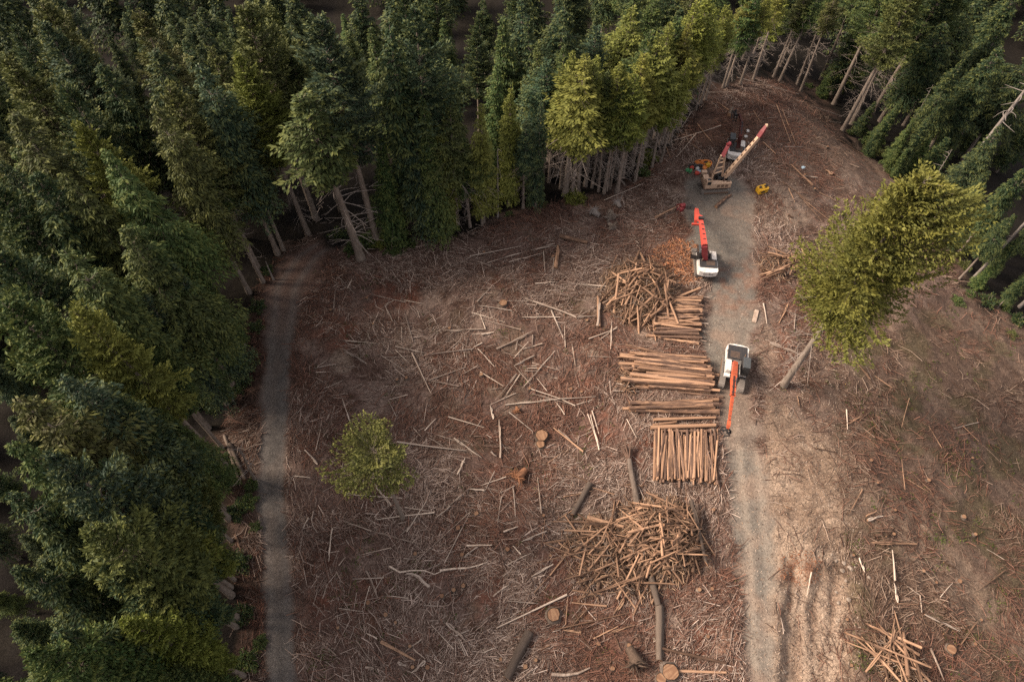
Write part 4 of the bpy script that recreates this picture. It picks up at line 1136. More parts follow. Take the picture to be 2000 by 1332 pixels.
Z7 = lambda x, y: (x / 2.941 + 560, y / 2.941 + 880)
Z8 = lambda x, y: (x / 2.858 + 1400, y / 2.858 + 866)
Z3 = lambda x, y: (x / 2.503 + 1000, y / 2.503 + 800)
ST = [Z6(340, 418), Z6(135, 485), Z6(805, 588), Z6(562, 870), Z6(1258, 928), Z6(1490, 930), Z6(1550, 945), Z6(375, 565), Z6(1580, 545), Z6(1305, 815), Z6(985, 850), Z6(1390, 180), Z6(1000, 162), Z6(510, 880),
      Z7(985, 450), Z7(1268, 572), Z7(740, 597), Z7(1008, 600), Z7(960, 803), Z7(893, 838), Z7(1015, 778), Z7(470, 875), Z7(627, 990), Z7(725, 1245), Z7(1230, 1200), Z7(1370, 1242), Z7(1430, 1205), Z7(1790, 1108), Z7(1965, 1120), Z7(710, 1125), Z7(1515, 605),
      Z7(298, 1020), Z7(1090, 365), Z7(1475, 375), Z7(570, 945), Z7(810, 1245), Z8(1215, 780), Z8(1350, 770), Z8(1145, 715), Z8(990, 375), Z8(1175, 210), Z8(980, 510), Z8(755, 628), Z8(1420, 85), Z8(720, 985), Z8(1435, 510), Z8(1470, 985), Z8(1435, 1120), Z8(890, 225),
      Z3(983, 492), Z3(912, 882), Z3(975, 878), Z3(490, 1265), Z3(955, 1110), (1660, 1300), (1615, 290), (1570, 345), (1590, 372), (1700, 900), (1880, 1010), (1335, 1005)]
for px, py in ST:
    r = random.uniform(.13, .23)
    stump(px, py, r, random.uniform(.2, .4), f"{'small' if r < .17 else 'fresh'} pale-topped stump {place_phrase(px, py)}")
stump(*Z7(1533, 945), .62, .45, "large ringed stump with hollow orange heart near the bottom of the clearing")
stump(*Z6(1110, 450), .50, .45, "orange stump among red needles in the middle of the clearing")
stump(*Z6(1325, 1200), .68, .6, "big split orange stump right of the middle of the clearing")
stump(*Z6(1318, 1245), .46, .4, "lower orange stump touching the big split stump")
stump(*Z3(770, 1285), .72, .5, "broad pale stump at the bottom edge by the crosswise tan pole")
stump(*Z3(725, 1315), .48, .4, "brown stump below the broad pale stump at the bottom edge")
stump(*Z8(1300, 1150), .46, .4, "grey-topped stump on the right slope above the pale flowering bush")

# root wads: a stump torn out with its roots in the air
M_EARTH = bark_material("earthy_root", (0.05, 0.036, 0.028), (0.12, 0.085, 0.065))
M_ROOT = bark_material("orange_root", (0.16, 0.075, 0.045), (0.30, 0.15, 0.085))
def root_wad(px, py, s, label, mat, seed):
    g = G(px, py); root = empty("root_wad", g); r = np.random.default_rng(seed)
    mb = MB(); n = 10; rings = []
    mb.tube([(-.9 * s, 0, .35 * s), (-.3 * s, .05 * s, .42 * s), (.15 * s, 0, .45 * s)], [.26 * s, .34 * s, .5 * s], 10)
    mb.build("butt", mat, root)
    mb = MB()
    for k in range(46):
        a = r.uniform(0, 6.28); L = s * r.uniform(.5, 1.3); d = Vector((r.uniform(-.2, .5), math.cos(a), math.sin(a) * .8 + .2)).normalized(); c = Vector(r.normal(0, .5, 3))
        p = Vector((.05 * s, 0, .45 * s)); L *= r.uniform(.4, 1)
        mb.tube([p, p + d * L * .4, p + d * L * .75 + c * L * .3, p + d * L + c * L * .8], [.13 * s, .07 * s, .035 * s, .01], 5)
    mb.build("roots", mat, root)
    root.rotation_euler = (0, 0, r.uniform(0, 6.28))
    tag(root, label, "root wad")
root_wad(1160, 418, 1.1, "grey root wad left of the debris at the forest edge", M_SNAG, 1)
root_wad(1193, 428, 1.2, "tangled grey-brown root wad behind the upper brush pile", M_TRUNK, 2)
root_wad(1012, 934, 1.2, "upturned orange root wad in the middle of the clearing", M_ROOT, 3)
root_wad(1205, 400, .9, "small grey root wad under the forest edge near the yarder", M_SNAG, 4)
root_wad(1195, 448, .9, "low dark root wad in the debris above the upper brush pile", M_TRUNK, 7)
root_wad(1240, 1296, 1.5, "dark earthy root wad at the bottom edge left of the broad stump", M_EARTH, 5)
root_wad(1010, 805, .6, "little torn root in red needles in the clearing", M_ROOT, 6)

# ------------------------------------------------------------------ log decks
def deck(corners, n_bottom, layers, r0, label, group, along, shrink=.9, jit=.25):
    """corners: pixel ends of the first and last log on the ground; along: direction of the logs"""
    (a0, a1), (b0, b1) = corners
    A0, A1, B0, B1 = (G(*p) for p in (a0, a1, b0, b1))
    cnt = 0
    for lay_ in range(layers):
        n = max(2, n_bottom - lay_ * 2)
        for i in range(n):
            if lay_ < layers - 2 and 2 < i < n - 3: continue            # buried in the middle of the heap
            t = (i + .5 * 1 + lay_) / (n_bottom - 1 + 1e-6) if n_bottom > 1 else 0
            t = min(1.0, max(0.0, (i + lay_) / max(1, n_bottom - 1)))
            p = A0.lerp(B0, t); q = A1.lerp(B1, t)
            d = (q - p).normalized()
            r = r0 * random.choice((.78, .86, .94, 1.0, 1.08, 1.16, 1.26))
            p = p + d * random.gauss(0, jit) * 1.6; q = q + d * random.gauss(0, jit) * .8
            skew = random.gauss(0, .17) + (random.gauss(0, .5) if random.random() < .08 else 0)
            side = d.cross(Vector((0, 0, 1)))
            z = r0 * 1.0 + lay_ * r0 * 1.72
            zz0 = ht(p.x, p.y) + z + random.uniform(-.05, .07); zz1 = ht(q.x, q.y) + z + random.uniform(-.05, .07)
            p = Vector((p.x, p.y, zz0)) + side * (skew + random.uniform(-.06, .06)); q = Vector((q.x, q.y, zz1)) - side * skew
            if random.random() < .5: p, q = q, p
            o = lay("peeled_log" , p, q, r, M_LOG, "log")
            pos = "atop" if lay_ == layers - 1 else "at the near side of" if t > .8 else "at the far side of" if t < .2 else "inside"
            thick = "thick" if r > r0 * 1.08 else "slim" if r < r0 * .88 else "middling"
            tag(o, f"{thick} orange-brown log {pos} {label}", "log", group); cnt += 1
    return cnt
n1 = deck((((1276, 578), (1368, 582)), ((1276, 664), (1364, 668))), 22, 3, .155, "the farthest deck behind the long deck", "logs in the farthest deck", 'x')
n2 = deck((((1236, 688), (1372, 700)), ((1236, 762), (1394, 770))), 21, 4, .175, "the longest deck beside the near loader", "logs in the longest deck", 'x', jit=.55)
n3 = deck((((1228, 790), (1402, 786)), ((1246, 806), (1400, 804))), 4, 2, .24, "the low deck of fat logs", "logs in the low deck", 'x', jit=.3)
n4 = deck((((1278, 845), (1278, 938)), ((1402, 850), (1402, 944))), 38, 3, .115, "the deck laid lengthwise to the road", "logs in the lengthwise deck", 'y')
for p0, p1, r, lb in (((1276, 822), (1396, 818), .17, "lone slim log between the low deck and the lengthwise deck"), ((1270, 838), (1396, 833), .24, "thick tan log at the head of the lengthwise deck"), ((1290, 843), (1390, 845), .17, "slim log touching the head of the lengthwise deck"), ((1275, 832), (1320, 826), .16, "short log in front of the lone slim log"),
                      ((1294, 588), (1372, 583), .17, "overhanging slim log across the far side of the farthest deck"), ((1236, 706), (1262, 690), .12, "loose slim log poking from the end of the longest deck"), ((1205, 700), (1280, 692), .11, "loose pole sticking out behind the longest deck"), ((1272, 616), (1280, 668), .08, "thin pole standing against the end of the farthest deck"), ((1212, 720), (1246, 745), .1, "broken end piece left of the longest deck")):
    o = big_log(p0, p1, r, M_LOG, lb, "log", "peeled_log", .15)
print("deck logs", n1, n2, n3, n4)

# ------------------------------------------------------------------ brush piles
def brush(cx, cy, rx, ry, height, n, lens, rad, label, group, seed, stuffn, bias=None, mat=None):
    r = np.random.default_rng(seed); c = G(cx, cy); ex = (G(cx + rx, cy) - c).length; ey = (G(cx, cy - ry) - G(cx, cy + ry)).length / 2
    def dome(x, y): 
        q = ((x - c.x) / ex) ** 2 + ((y - c.y) / ey) ** 2
        return height * max(0, 1 - q) ** .7
    made = []
    for k in range(n):
        rr_ = math.sqrt(r.random()) * 1.0; a = r.uniform(0, 6.28)
        x, y = c.x + ex * rr_ * math.cos(a), c.y + ey * rr_ * math.sin(a)
        L = r.uniform(*lens) * (1 + .3 * rr_); th = (bias + r.normal(0, .55)) if (bias is not None and r.random() < .6) else r.uniform(0, math.pi)
        d = np.array((math.cos(th), math.sin(th))) * L / 2
        ra = r.uniform(*rad) * (1.25 if r.random() < .12 else 1)
        z0 = ht(x - d[0], y - d[1]) + dome(x - d[0], y - d[1]); z1 = ht(x + d[0], y + d[1]) + dome(x + d[0], y + d[1]); zm = ht(x, y) + dome(x, y)
        li = max(0, zm - (z0 + z1) / 2) * .85 + ra * .7 + r.uniform(0, .25)
        tl = r.normal(0, .10) * L
        o = lay("broken_log", (x - d[0], y - d[1], max(z0 - .1, z0 + li - tl)), (x + d[0], y + d[1], max(z1 - .1, z1 + li + tl)), ra, mat or M_PILE, "chunk" if L < 4.2 or r.random() < .4 else "pole")
        px, py = [float(v) for v in project(x, y, zm)]
        where = "atop" if rr_ < .45 else "on the left of" if px < cx - rx * .4 else "on the right of" if px > cx + rx * .4 else "on the far side of" if py < cy else "on the near side of"
        ln = "long" if L > lens[0] * .4 + lens[1] * .75 else "short" if L < lens[0] * .6 + lens[1] * .35 else "medium"
        tag(o, f"{ln} {'stout' if ra > (rad[0] + rad[1]) * .55 else 'thin'} tan piece {where} {label}", "broken log", group)
    # the fine broken stuff between the pieces
    th = r.uniform(0, math.pi, stuffn); rad_ = np.sqrt(r.random(stuffn)) * 1.12; a = r.uniform(0, 6.28, stuffn)
    x = c.x + ex * rad_ * np.cos(a); y = c.y + ey * rad_ * np.sin(a); L = r.uniform(.5, 2.2, stuffn)
    q = np.maximum(0, 1 - ((x - c.x) / ex) ** 2 - ((y - c.y) / ey) ** 2)
    z = h_ter(x, y) + height * q ** .7 * r.uniform(.15, 1.05, stuffn) + .05
    cols = np.array(((.20, .115, .075), (.33, .22, .15), (.13, .085, .06), (.40, .27, .18), (.23, .18, .15)))[r.integers(0, 5, stuffn)] * r.uniform(.7, 1.2, (stuffn, 1))
    o = twigs("brush_litter", x, y, z, th, r.normal(0, .25, stuffn), L, r.uniform(.015, .06, stuffn), cols)
    tag(o, "fine broken branches filling " + label, "brush")

def twigs(name, x, y, z, th, tilt, L, rad, cols):
    """many thin three-sided sticks as one uncountable mass"""
    n = len(x); d = np.stack([np.cos(th) * np.cos(tilt), np.sin(th) * np.cos(tilt), np.sin(tilt)], -1)
    a = np.stack([-np.sin(th), np.cos(th), np.zeros(n)], -1); b = np.cross(d, a)
    c = np.stack([x, y, z], -1); e0 = c - d * (L / 2)[:, None]; e1 = c + d * (L / 2)[:, None]
    bend = a * (L * rng.normal(0, .05, n))[:, None]
    vs_ = []
    for p, s in ((e0 + bend, 1.0), (e1 + bend, .55)):
        for k in range(3):
            w = 2 * math.pi * k / 3 + .5
            vs_.append(p + (a * math.cos(w) + b * math.sin(w)) * (rad * s)[:, None])
    mid = []
    for k in range(3):
        w = 2 * math.pi * k / 3 + .5
        mid.append(c - bend + (a * math.cos(w) + b * math.sin(w)) * (rad * .85)[:, None])
    Vv = np.stack(vs_[:3] + mid + vs_[3:], 1).reshape(-1, 3)
    k9 = np.arange(n)[:, None] * 9
    qs = []
    for s in (0, 3):
        for k in range(3):
            j = (k + 1) % 3
            qs.append(k9 + np.array((s + k, s + j, s + 3 + j, s + 3 + k)))
    col4 = np.concatenate([cols, np.ones((n, 1))], 1).repeat(9, 0)
    me = np_mesh(name, Vv, np.concatenate(qs, 0), None, [M_TWIG], {"soil": col4})
    o = bpy.data.objects.new(name, me); col.objects.link(o); o["kind"] = "stuff"
    return o

brush(1288, 1050, 80, 76, 2.6, 150, (.9, 3.7), (.04, .125), "the big brush pile", "broken pieces in the big brush pile", 31, 2600, .45)
brush(1190, 1065, 85, 55, .7, 34, (2.5, 6.0), (.05, .11), "the left skirt of the big pile", "broken pieces in the big pile's skirt", 32, 500, .25)
brush(1215, 1120, 90, 45, .5, 26, (2.5, 5.5), (.06, .11), "the near skirt of the big pile", "broken pieces in the big pile's skirt", 35, 350, .3)
brush(1250, 568, 70, 62, 2.0, 90, (1.0, 3.6), (.06, .16), "the upper brush pile", "broken pieces in the upper brush pile", 33, 1800, 1.0)
brush(1540, 522, 50, 24, 1.0, 26, (2.0, 5.0), (.06, .13), "the small brush pile", "broken pieces in the small brush pile", 34, 300, .4)
brush(1745, 1285, 42, 45, .8, 16, (2.5, 6.5), (.07, .14), "the corner brush heap", "broken pieces in the corner brush heap", 36, 250, 2.1)
brush(1225, 745, 14, 26, .6, 8, (1.2, 2.6), (.05, .10), "the scraps beside the longest deck", "scraps beside the longest deck", 37, 120)
big_log((1345, 985), (1374, 1110), .22, M_LOGBARK, "dark barked log slanting down the right side of the big brush pile", "chunk", lift=.9)
big_log((1352, 1120), (1360, 1082), .24, M_PILE, "blunt tan log butt at the near right foot of the big brush pile", "chunk", lift=.3)

# ------------------------------------------------------------------ slash: the fine litter of the clearing
n = 370000
px = rng.uniform(440, 2240, n); py = 150 + 1310 * rng.uniform(0, 1, n) ** 1.12
keep = in_poly(px, py, CLEAR) & (road_mask(px, py) < .4) & (track_mask(px, py) < .35)
# fewer on the swept soil by the road
dens = np.where((px > 1490) & (px < 1640) & (py > 760), .07, np.where(px > 1640, .22, .64)) * (0.25 + 1.5 * sstep(.36, .62, fbm(px / 60., py / 60., 81)))
keep &= rng.random(n) < dens
px, py = px[keep], py[keep]
def Gv(px, py):
    u = (px - 1000) / FPX; v = (666 - py) / FPX; dx, dy, dz = u, st + v * ct, -(ct - v * st)
    t = (0 - CAM_H) / dz
    for _ in range(12):
        z = h_ter(t * dx, t * dy); t = t * .3 + .7 * (z - CAM_H) / dz
    return t * dx, t * dy, h_ter(t * dx, t * dy)
x, y, z = Gv(px, py); n = len(x)
flow = fbm(x * .07, y * .07, 83) * 7
th = np.where(rng.random(n) < .5, flow + rng.normal(0, .5, n), rng.uniform(0, math.pi, n))
L = np.where(rng.random(n) < .045, rng.uniform(1.2, 3.4, n), rng.gamma(2.0, .36, n) + .2)
grey = sstep(.38, .62, fbm(x * .12, y * .12, 85) + rng.normal(0, .12, n))
pal_a = np.array(((.175, .085, .06), (.12, .07, .055), (.24, .13, .095), (.08, .05, .04)))[rng.integers(0, 4, n)]
pal_b = np.array(((.25, .18, .15), (.50, .40, .34), (.18, .125, .10), (.34, .255, .21), (.10, .062, .048)))[rng.integers(0, 5, n)]
right = (px > 1560)[:, None]
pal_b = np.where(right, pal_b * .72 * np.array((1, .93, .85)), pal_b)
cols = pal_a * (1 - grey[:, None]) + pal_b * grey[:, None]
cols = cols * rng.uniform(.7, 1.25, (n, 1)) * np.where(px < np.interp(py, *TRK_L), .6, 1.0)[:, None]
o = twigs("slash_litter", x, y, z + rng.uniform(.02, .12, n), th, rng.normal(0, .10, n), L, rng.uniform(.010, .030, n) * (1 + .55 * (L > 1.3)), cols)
tag(o, "fine grey and red-brown slash of twigs covering the cut ground", "slash")
print("twigs", n)
# chips and small stones on the bare ground and the road
n = 30000
px = rng.uniform(1240, 1680, n); py = rng.uniform(330, 1345, n)
keep = rng.random(n) < np.where(road_mask(px, py) > .5, .30, .75)
px, py = px[keep], py[keep]; x, y, z = Gv(px, py); n = len(x)
red = ((((px - 1310) / 60) ** 2 + ((py - 500) / 40) ** 2 < 1) | (((px - 1565) / 46) ** 2 + ((py - 1110) / 36) ** 2 < 1))[:, None]
cols = np.where(red, np.array((.30, .13, .07)), np.array(((.30, .22, .165), (.40, .32, .26), (.15, .11, .09)))[rng.integers(0, 3, n)]) * rng.uniform(.6, 1.25, (n, 1))
o = twigs("wood_chips", x, y, z + .01, rng.uniform(0, 6.28, n), rng.normal(0, .2, n), rng.uniform(.06, .30, n), rng.uniform(.015, .045, n), cols)
tag(o, "orange-brown wood chips and bark crumbs strewn beside the road", "chips")
n = 900; a = rng.uniform(0, 6.28, n); q = np.sqrt(rng.random(n))
px = 1330 + 62 * q * np.cos(a); py = 512 + 44 * q * np.sin(a)
x, y, z = Gv(px, py)
cols = np.array(((.42, .18, .09), (.36, .20, .12), (.25, .12, .07)))[rng.integers(0, 3, n)] * rng.uniform(.7, 1.2, (n, 1))
o = twigs("bark_scraps", x, y, z + .05, rng.uniform(0, 6.28, n), rng.normal(0, .25, n), rng.uniform(.25, .9, n), rng.uniform(.03, .09, n), cols)
tag(o, "heap of orange bark scraps left of the loader with the processor head", "bark scraps")
# low green growth in the slash
n = 9000
px = rng.uniform(600, 1990, n); py = rng.uniform(520, 1330, n)
f = fbm(px / 38., py / 46., 91)
keep = (f > np.where(px > 1560, .60, .64)) & in_poly(px, py, CLEAR) & (road_mask(px, py) < .2) & ~((px > 1480) & (px < 1650) & (py > 760)) & ~((px > 1200) & (px < 1420))
px, py = px[keep], py[keep]; x, y, z = Gv(px, py); m = len(x)
n = m * 7
x = np.repeat(x, 7) + rng.normal(0, .16, n); y = np.repeat(y, 7) + rng.normal(0, .16, n); z = h_ter(x, y) + .03
d = norm(np.concatenate([rng.normal(0, 1, (n, 2)), rng.uniform(.2, 1.1, (n, 1))], 1)); s = norm(np.cross(d, rng.normal(0, 1, (n, 3)))); ln = rng.uniform(.08, .24, n)[:, None]
p = np.stack([x, y, z], -1)
Vv = np.stack([p, p + d * ln * .5 + s * ln * .28, p + d * ln, p + d * ln * .5 - s * ln * .28], 1).reshape(-1, 3)
c = np.array(((.060, .085, .022), (.090, .095, .028), (.050, .065, .025)))[rng.integers(0, 3, n)] * rng.uniform(.7, 1.2, (n, 1))
k4 = np.arange(n)[:, None] * 4
me = np_mesh("ground_cover", Vv, None, np.concatenate([k4 + np.array((0, 1, 2)), k4 + np.array((0, 2, 3))], 0), [M_TWIG], {"soil": np.concatenate([c, np.ones((n, 1))], 1).repeat(4, 0)})
o = bpy.data.objects.new("ground_cover", me); col.objects.link(o); o["kind"] = "stuff"
tag(o, "low green weeds and moss growing in patches through the slash", "weeds")

# rocks
RK = [Z8(*p) for p in ((708, 668), (740, 690), (720, 765), (735, 872), (678, 890), (848, 745), (700, 710), (665, 655), (640, 620), (665, 830), (750, 700), (770, 690), (370, 1275), (700, 800))]
for i, (px, py) in enumerate(RK):
    g = G(px, py); s = random.uniform(.10, .24); r = np.random.default_rng(1200 + i)
    bm_v = []; mb = MB(); nl, nn = 6, 9
    for a in range(nl + 1):
        for b in range(nn):
            th_, ph_ = math.pi * a / nl, 2 * math.pi * b / nn
            q = s * (1 + .28 * (vnoise(a * .9 + i * 7, (b % nn) * .9, 5) - .5) * 2)
            bm_v.append((q * 1.2 * math.sin(th_) * math.cos(ph_), q * math.sin(th_) * math.sin(ph_), q * .75 * math.cos(th_) + s * .3))
    mb.add(bm_v, [(a * nn + b, (a + 1) * nn + b, (a + 1) * nn + (b + 1) % nn, a * nn + (b + 1) % nn) for a in range(nl) for b in range(nn)])
    o = mb.build("rock", M_ROCK); o.location = g; o.rotation_euler = (random.uniform(-.3, .3), random.uniform(-.3, .3), random.uniform(0, 6))
    lr = "at the road edge of the cut bank" if px < 1600 else ("on the upper part of the rock spill" if py < 1110 else "on the lower part of the rock spill")
    tag(o, f"{'small' if s < .14 else 'large' if s > .19 else 'fist-shaped'} pale rock {lr} beside the cut bank" if px >= 1600 else f"pale rock {lr}", "rock", "pale rocks beside the cut bank")

# ------------------------------------------------------------------ machines
def stadium(L, h, n=7):
    r = h / 2; pts = []
    for k in range(n + 1): a = -math.pi / 2 + math.pi * k / n; pts.append((L / 2 - r + r * math.cos(a), r + r * math.sin(a)))
    for k in range(n + 1): a = math.pi / 2 + math.pi * k / n; pts.append((-L / 2 + r + r * math.cos(a), r + r * math.sin(a)))
    return pts

def crawler(root, L, w, gauge, h, rot=0.0, off=0.0):
    """two tracks with grousers, each with its frame, and the car body between"""
    M = Matrix.Rotation(rot, 3, 'Z')
    first = len(root.children)
    for sg in (-1, 1):
        mb = MB(); o_ = stadium(L, h); n = len(o_); y0, y1 = sg * gauge - w / 2, sg * gauge + w / 2
        vs_ = [M @ Vector((x, y0, z)) for x, z in o_] + [M @ Vector((x, y1, z)) for x, z in o_]
        mb.add(vs_, [(i, (i + 1) % n, n + (i + 1) % n, n + i) for i in range(n)] + [tuple(reversed(range(n))), tuple(range(n, 2 * n))])
        x = -L / 2 + h / 2
        while x < L / 2 - h / 2 + .01:
            mb.box(M @ Vector((x, sg * gauge, h + .03)), (.09, w * 1.0, .09), M=M); x += .26
        for e in (-1, 1):
            for k in range(1, 5):
                a = -math.pi / 2 + math.pi * k / 5 
                rr = h / 2 + .03
                mb.box(M @ Vector((e * (L / 2 - h / 2 + rr * math.cos(a)), sg * gauge, h / 2 + rr * math.sin(a))), (.08, w, .08), M=M @ Matrix.Rotation(-a * e, 3, 'Y'))
        t = mb.build("track", M_TRACK, root)
        mb = MB(); mb.box(M @ Vector((0, sg * (gauge + w / 2 + .03), h * .5)), (L - h * .9, .06, h * .34), M=M); mb.build("track_frame", M_RUST, t)
    mb = MB(); mb.box(M @ Vector((0, 0, h * .75)), (L * .45, gauge * 2 - w, h * .5), M=M, bev=.08)
    mb.tube([(0, 0, h), (0, 0, h + .30)], [.75, .75], 18, 0, smooth=False); mb.build("undercarriage", M_DARK, root)
    for ch in root.children: ch.location = M @ Vector((off, 0, 0))

def text_mesh(txt, size, mat, root, M4, name="lettering"):
    cu = bpy.data.curves.new("lettering", 'FONT'); cu.body = txt; cu.size = size; cu.extrude = .004; cu.align_x = 'CENTER'; cu.align_y = 'CENTER'; cu.shear = .15
    tmp = bpy.data.objects.new("tmp", cu); col.objects.link(tmp)
    bpy.context.view_layer.update()
    me = bpy.data.meshes.new_from_object(tmp.evaluated_get(bpy.context.evaluated_depsgraph_get()))
    bpy.data.objects.remove(tmp); bpy.data.curves.remove(cu)
    me.name = name; me.materials.clear(); me.materials.append(mat)
    o = bpy.data.objects.new(name, me); col.objects.link(o); o.parent = root; o.matrix_local = M4
    return o

def local(root, w):
    return Matrix.Rotation(-root.rotation_euler.z, 3, 'Z') @ (Vector(w) - root.location) / root.scale.x

S_M = .84
def loader(name, label, px, py, head_px, track_rot, boom_mat, boom_w, text=True, door=False, roof=M_ROOF, hood=M_DARK, deck_len=1.55):
    g = G(px, py); f = G(*head_px) - g; hd = math.atan2(f.y, f.x)
    root = empty(name, g, hd); root.location.z += .02
    root.scale = (S_M,) * 3
    crawler(root, 4.9, .72, 1.25, .98, track_rot, .45)
    z0 = 1.28
    # house: frame plate, sides, rounded counterweight
    mb = MB()
    o_ = [(1.45, -1.42), (1.45, 1.42), (-1.6, 1.45), (-2.55, 1.42), (-2.80, 1.25), (-2.93, .65), (-2.97, 0), (-2.93, -.65), (-2.80, -1.25), (-2.55, -1.42), (-1.6, -1.45)]
    mb.prism(o_, z0, z0 + .16, 1)
    body = [(-.55, -1.40), (-.55, 1.40), (-1.6, 1.42)] + o_[3:10] + [(-1.6, -1.42)]
    mb.prism([(x * .995, y * .995) for x, y in body], z0 + .162, z0 + 1.02, 0)
    mb.box((.35, -1.0, z0 + .62), (1.7, .74, .92), 0, 0, .08)
    mb.box((-.35, -.55, z0 + .52), (.5, .5, .7), 0, 1, .04)
    house = mb.build("house", [M_WHITE, M_DARK], root)
    # counterweight lip and engine cover
    mb = MB(); cw = [(-1.95, -1.38), (-1.95, 1.38)] + [(x * 1.005, y * .995) for x, y in o_[3:10]]
    mb.prism(cw, z0 + .35, z0 + 1.13, 0)
    cwt = mb.build("counterweight", M_WHITE, root)
    mb = MB(); mb.box((-.545 - deck_len / 2, -.05, z0 + 1.14), (deck_len, 2.45, .24), 0, 0, .05)
    for k in range(5): mb.box((-1.22 + (k - 2) * .2, -.35, z0 + 1.275), (.07, 1.2, .03), 0, 1)
    hd_ = mb.build("engine_cover", [hood, M_RUST], root)
    mb = MB(); mb.tube([(-1.0, .85, z0 + 1.2), (-1.0, .85, z0 + 1.75), (-1.08, .85, z0 + 1.85)], .07, 8); mb.build("exhaust_pipe", M_RUST, hd_)
    mb = MB()
    for yy in (-.35, .35):
        mb = MB(); mb.tube([(-1.75, yy, z0 + 1.13), (-1.75, yy, z0 + 1.24)], .10, 8); mb.build("filler_cap", M_WHITE, hd_)
    mb = MB(); pts = [(-.6, -1.36), (-.6, 1.36), (-1.7, 1.36)]
    for a, b in ((( -.6, -1.38), (-1.7, -1.38)), ((-.6, 1.38), (-1.7, 1.38))):
        mb.tube([(*a, z0 + 1.02), (*a, z0 + 1.42), (*b, z0 + 1.42), (*b, z0 + 1.02)], .025, 5)
    mb.build("handrail", M_DARK, root)
    if text:
        M4 = Matrix.Translation((-2.995, 0, z0 + .74)) @ Matrix(((0, 0, -1), (-1, 0, 0), (0, 1, 0))).to_4x4()
        # the face of the counterweight slants, so the word sits proud on its chord
        text_mesh("Link-Belt", .42, M_DARK, cwt, M4)
    # cab on a riser, left of the boom
    mb = MB(); mb.box((.42, .98, z0 + .33), (1.75, .84, .34), 0, 0, .04); mb.build("cab_riser", M_WHITE, root)
    mb = MB()
    zc = z0 + .52; prof = [(-.45, zc), (1.35, zc), (1.52, zc + .75), (1.15, zc + 1.72), (-.35, zc + 1.72), (-.45, zc + 1.2)]
    n = len(prof)
    vs_ = [(x, .55, z) for x, z in prof] + [(x, 1.40, z) for x, z in prof]
    mb.add(vs_, [tuple(range(n)), tuple(reversed(range(n, 2 * n)))] + [(i, n + i, n + (i + 1) % n, (i + 1) % n) for i in range(n)])
    cab = mb.build("cab", M_DARK, root)
    mb = MB(); mb.box((.40, .975, zc + 1.78), (1.62, .95, .09), 0, 0, .04); mb.build("roof", roof, cab)
    mb = MB(); mb.add([(1.55, .62, zc + .80), (1.55, 1.33, zc + .80), (1.20, 1.33, zc + 1.66), (1.20, .62, zc + 1.66)], [(0, 1, 2, 3)]); mb.add([(1.39, .62, zc + .06), (1.39, 1.33, zc + .06), (1.545, 1.33, zc + .74), (1.545, .62, zc + .74)], [(0, 1, 2, 3)])
    mb.build("windshield", M_GLASS, cab)
    mb = MB(); mb.add([(-.2, 1.405, zc + .75), (1.1, 1.405, zc + .75), (.95, 1.405, zc + 1.55), (-.2, 1.405, zc + 1.55)], [(0, 1, 2, 3)]); mb.build("side_window", M_GLASS, cab)
    mb = MB()
    for yy in (.62, .8, .975, 1.15, 1.33): mb.tube([(1.62, yy, zc + .1), (1.64, yy, zc + .75), (1.26, yy, zc + 1.72)], .018, 4)
    mb.build("window_guard", M_DARK, cab)
    if door:
        mb = MB()
        for a, b in (((0, 0, 0), (0, 1.0, 0)), ((0, 1.0, 0), (0, 1.0, 1.5)), ((0, 1.0, 1.5), (0, 0, 1.5)), ((0, 0, 1.5), (0, 0, 0)), ((0, 0, .7), (0, 1.0, .7))): mb.beam([a, b], [.09, .09], [.09, .09])
        dr = mb.build("door", M_DARK, cab); dr.location = (-.25, 1.42, zc + .1); dr.rotation_euler = (0, 0, R_(-12))
        mb = MB(); mb.box((0, .5, .33), (.03, .85, .6)); mb.build("door_panel", M_DARK, dr)
    mb = MB(); mb.box((1.5, -1.0, z0 + .25), (.5, .8, .34), 0, 0, .04); mb.build("tool_box", M_WHITE, root)
    return root

def boom_on(root, pts, ws, ds, mat, name="boom", hose=True):
    mb = MB(); mb.beam(pts, ws, ds)
    for p in (pts[0], pts[-1]):
        mb.tube([Vector(p) - Vector((0, ws[0] * .62, 0)), Vector(p) + Vector((0, ws[0] * .62, 0))], .11, 8)
    # stiffener plates and cast bosses along the box
    for k in range(1, len(pts) - 1):
        mb.box(Vector(pts[k]), (.34, ws[k] * 1.12, ds[k] * .5), 0, 0, .03)
    b = mb.build(name, mat, root)
    if hose:
        mb = MB(); up = Vector((0, 0, 1))
        for yy in (-.12, -.04, .05):
            mb.tube([Vector(p) + up * (ds[i] / 2 + .03) + Vector((0, yy, 0)) for i, p in enumerate(pts)], .025, 4)
        mb.build("hose", M_DARK, b)
        mb = MB()
        for i in range(len(pts) - 1):
            for f in (.25, .6, .9):
                p = Vector(pts[i]).lerp(Vector(pts[i + 1]), f); mb.box(p + up * (ds[i] * (1 - f) / 2 + ds[i + 1] * f / 2 + .05), (.10, ws[i] * .7, .06))
        mb.build("hose_clamp", M_DARK, b)
    return b

def cylinder(parent, a, b, r):
    a, b = Vector(a), Vector(b); mb = MB(); mb.tube([a, a.lerp(b, .55)], r, 9); c = mb.build("hydraulic_cylinder", M_DARK, parent)
    mb = MB(); mb.tube([a.lerp(b, .55), b], r * .5, 8); mb.build("rod", M_CHROME, c)

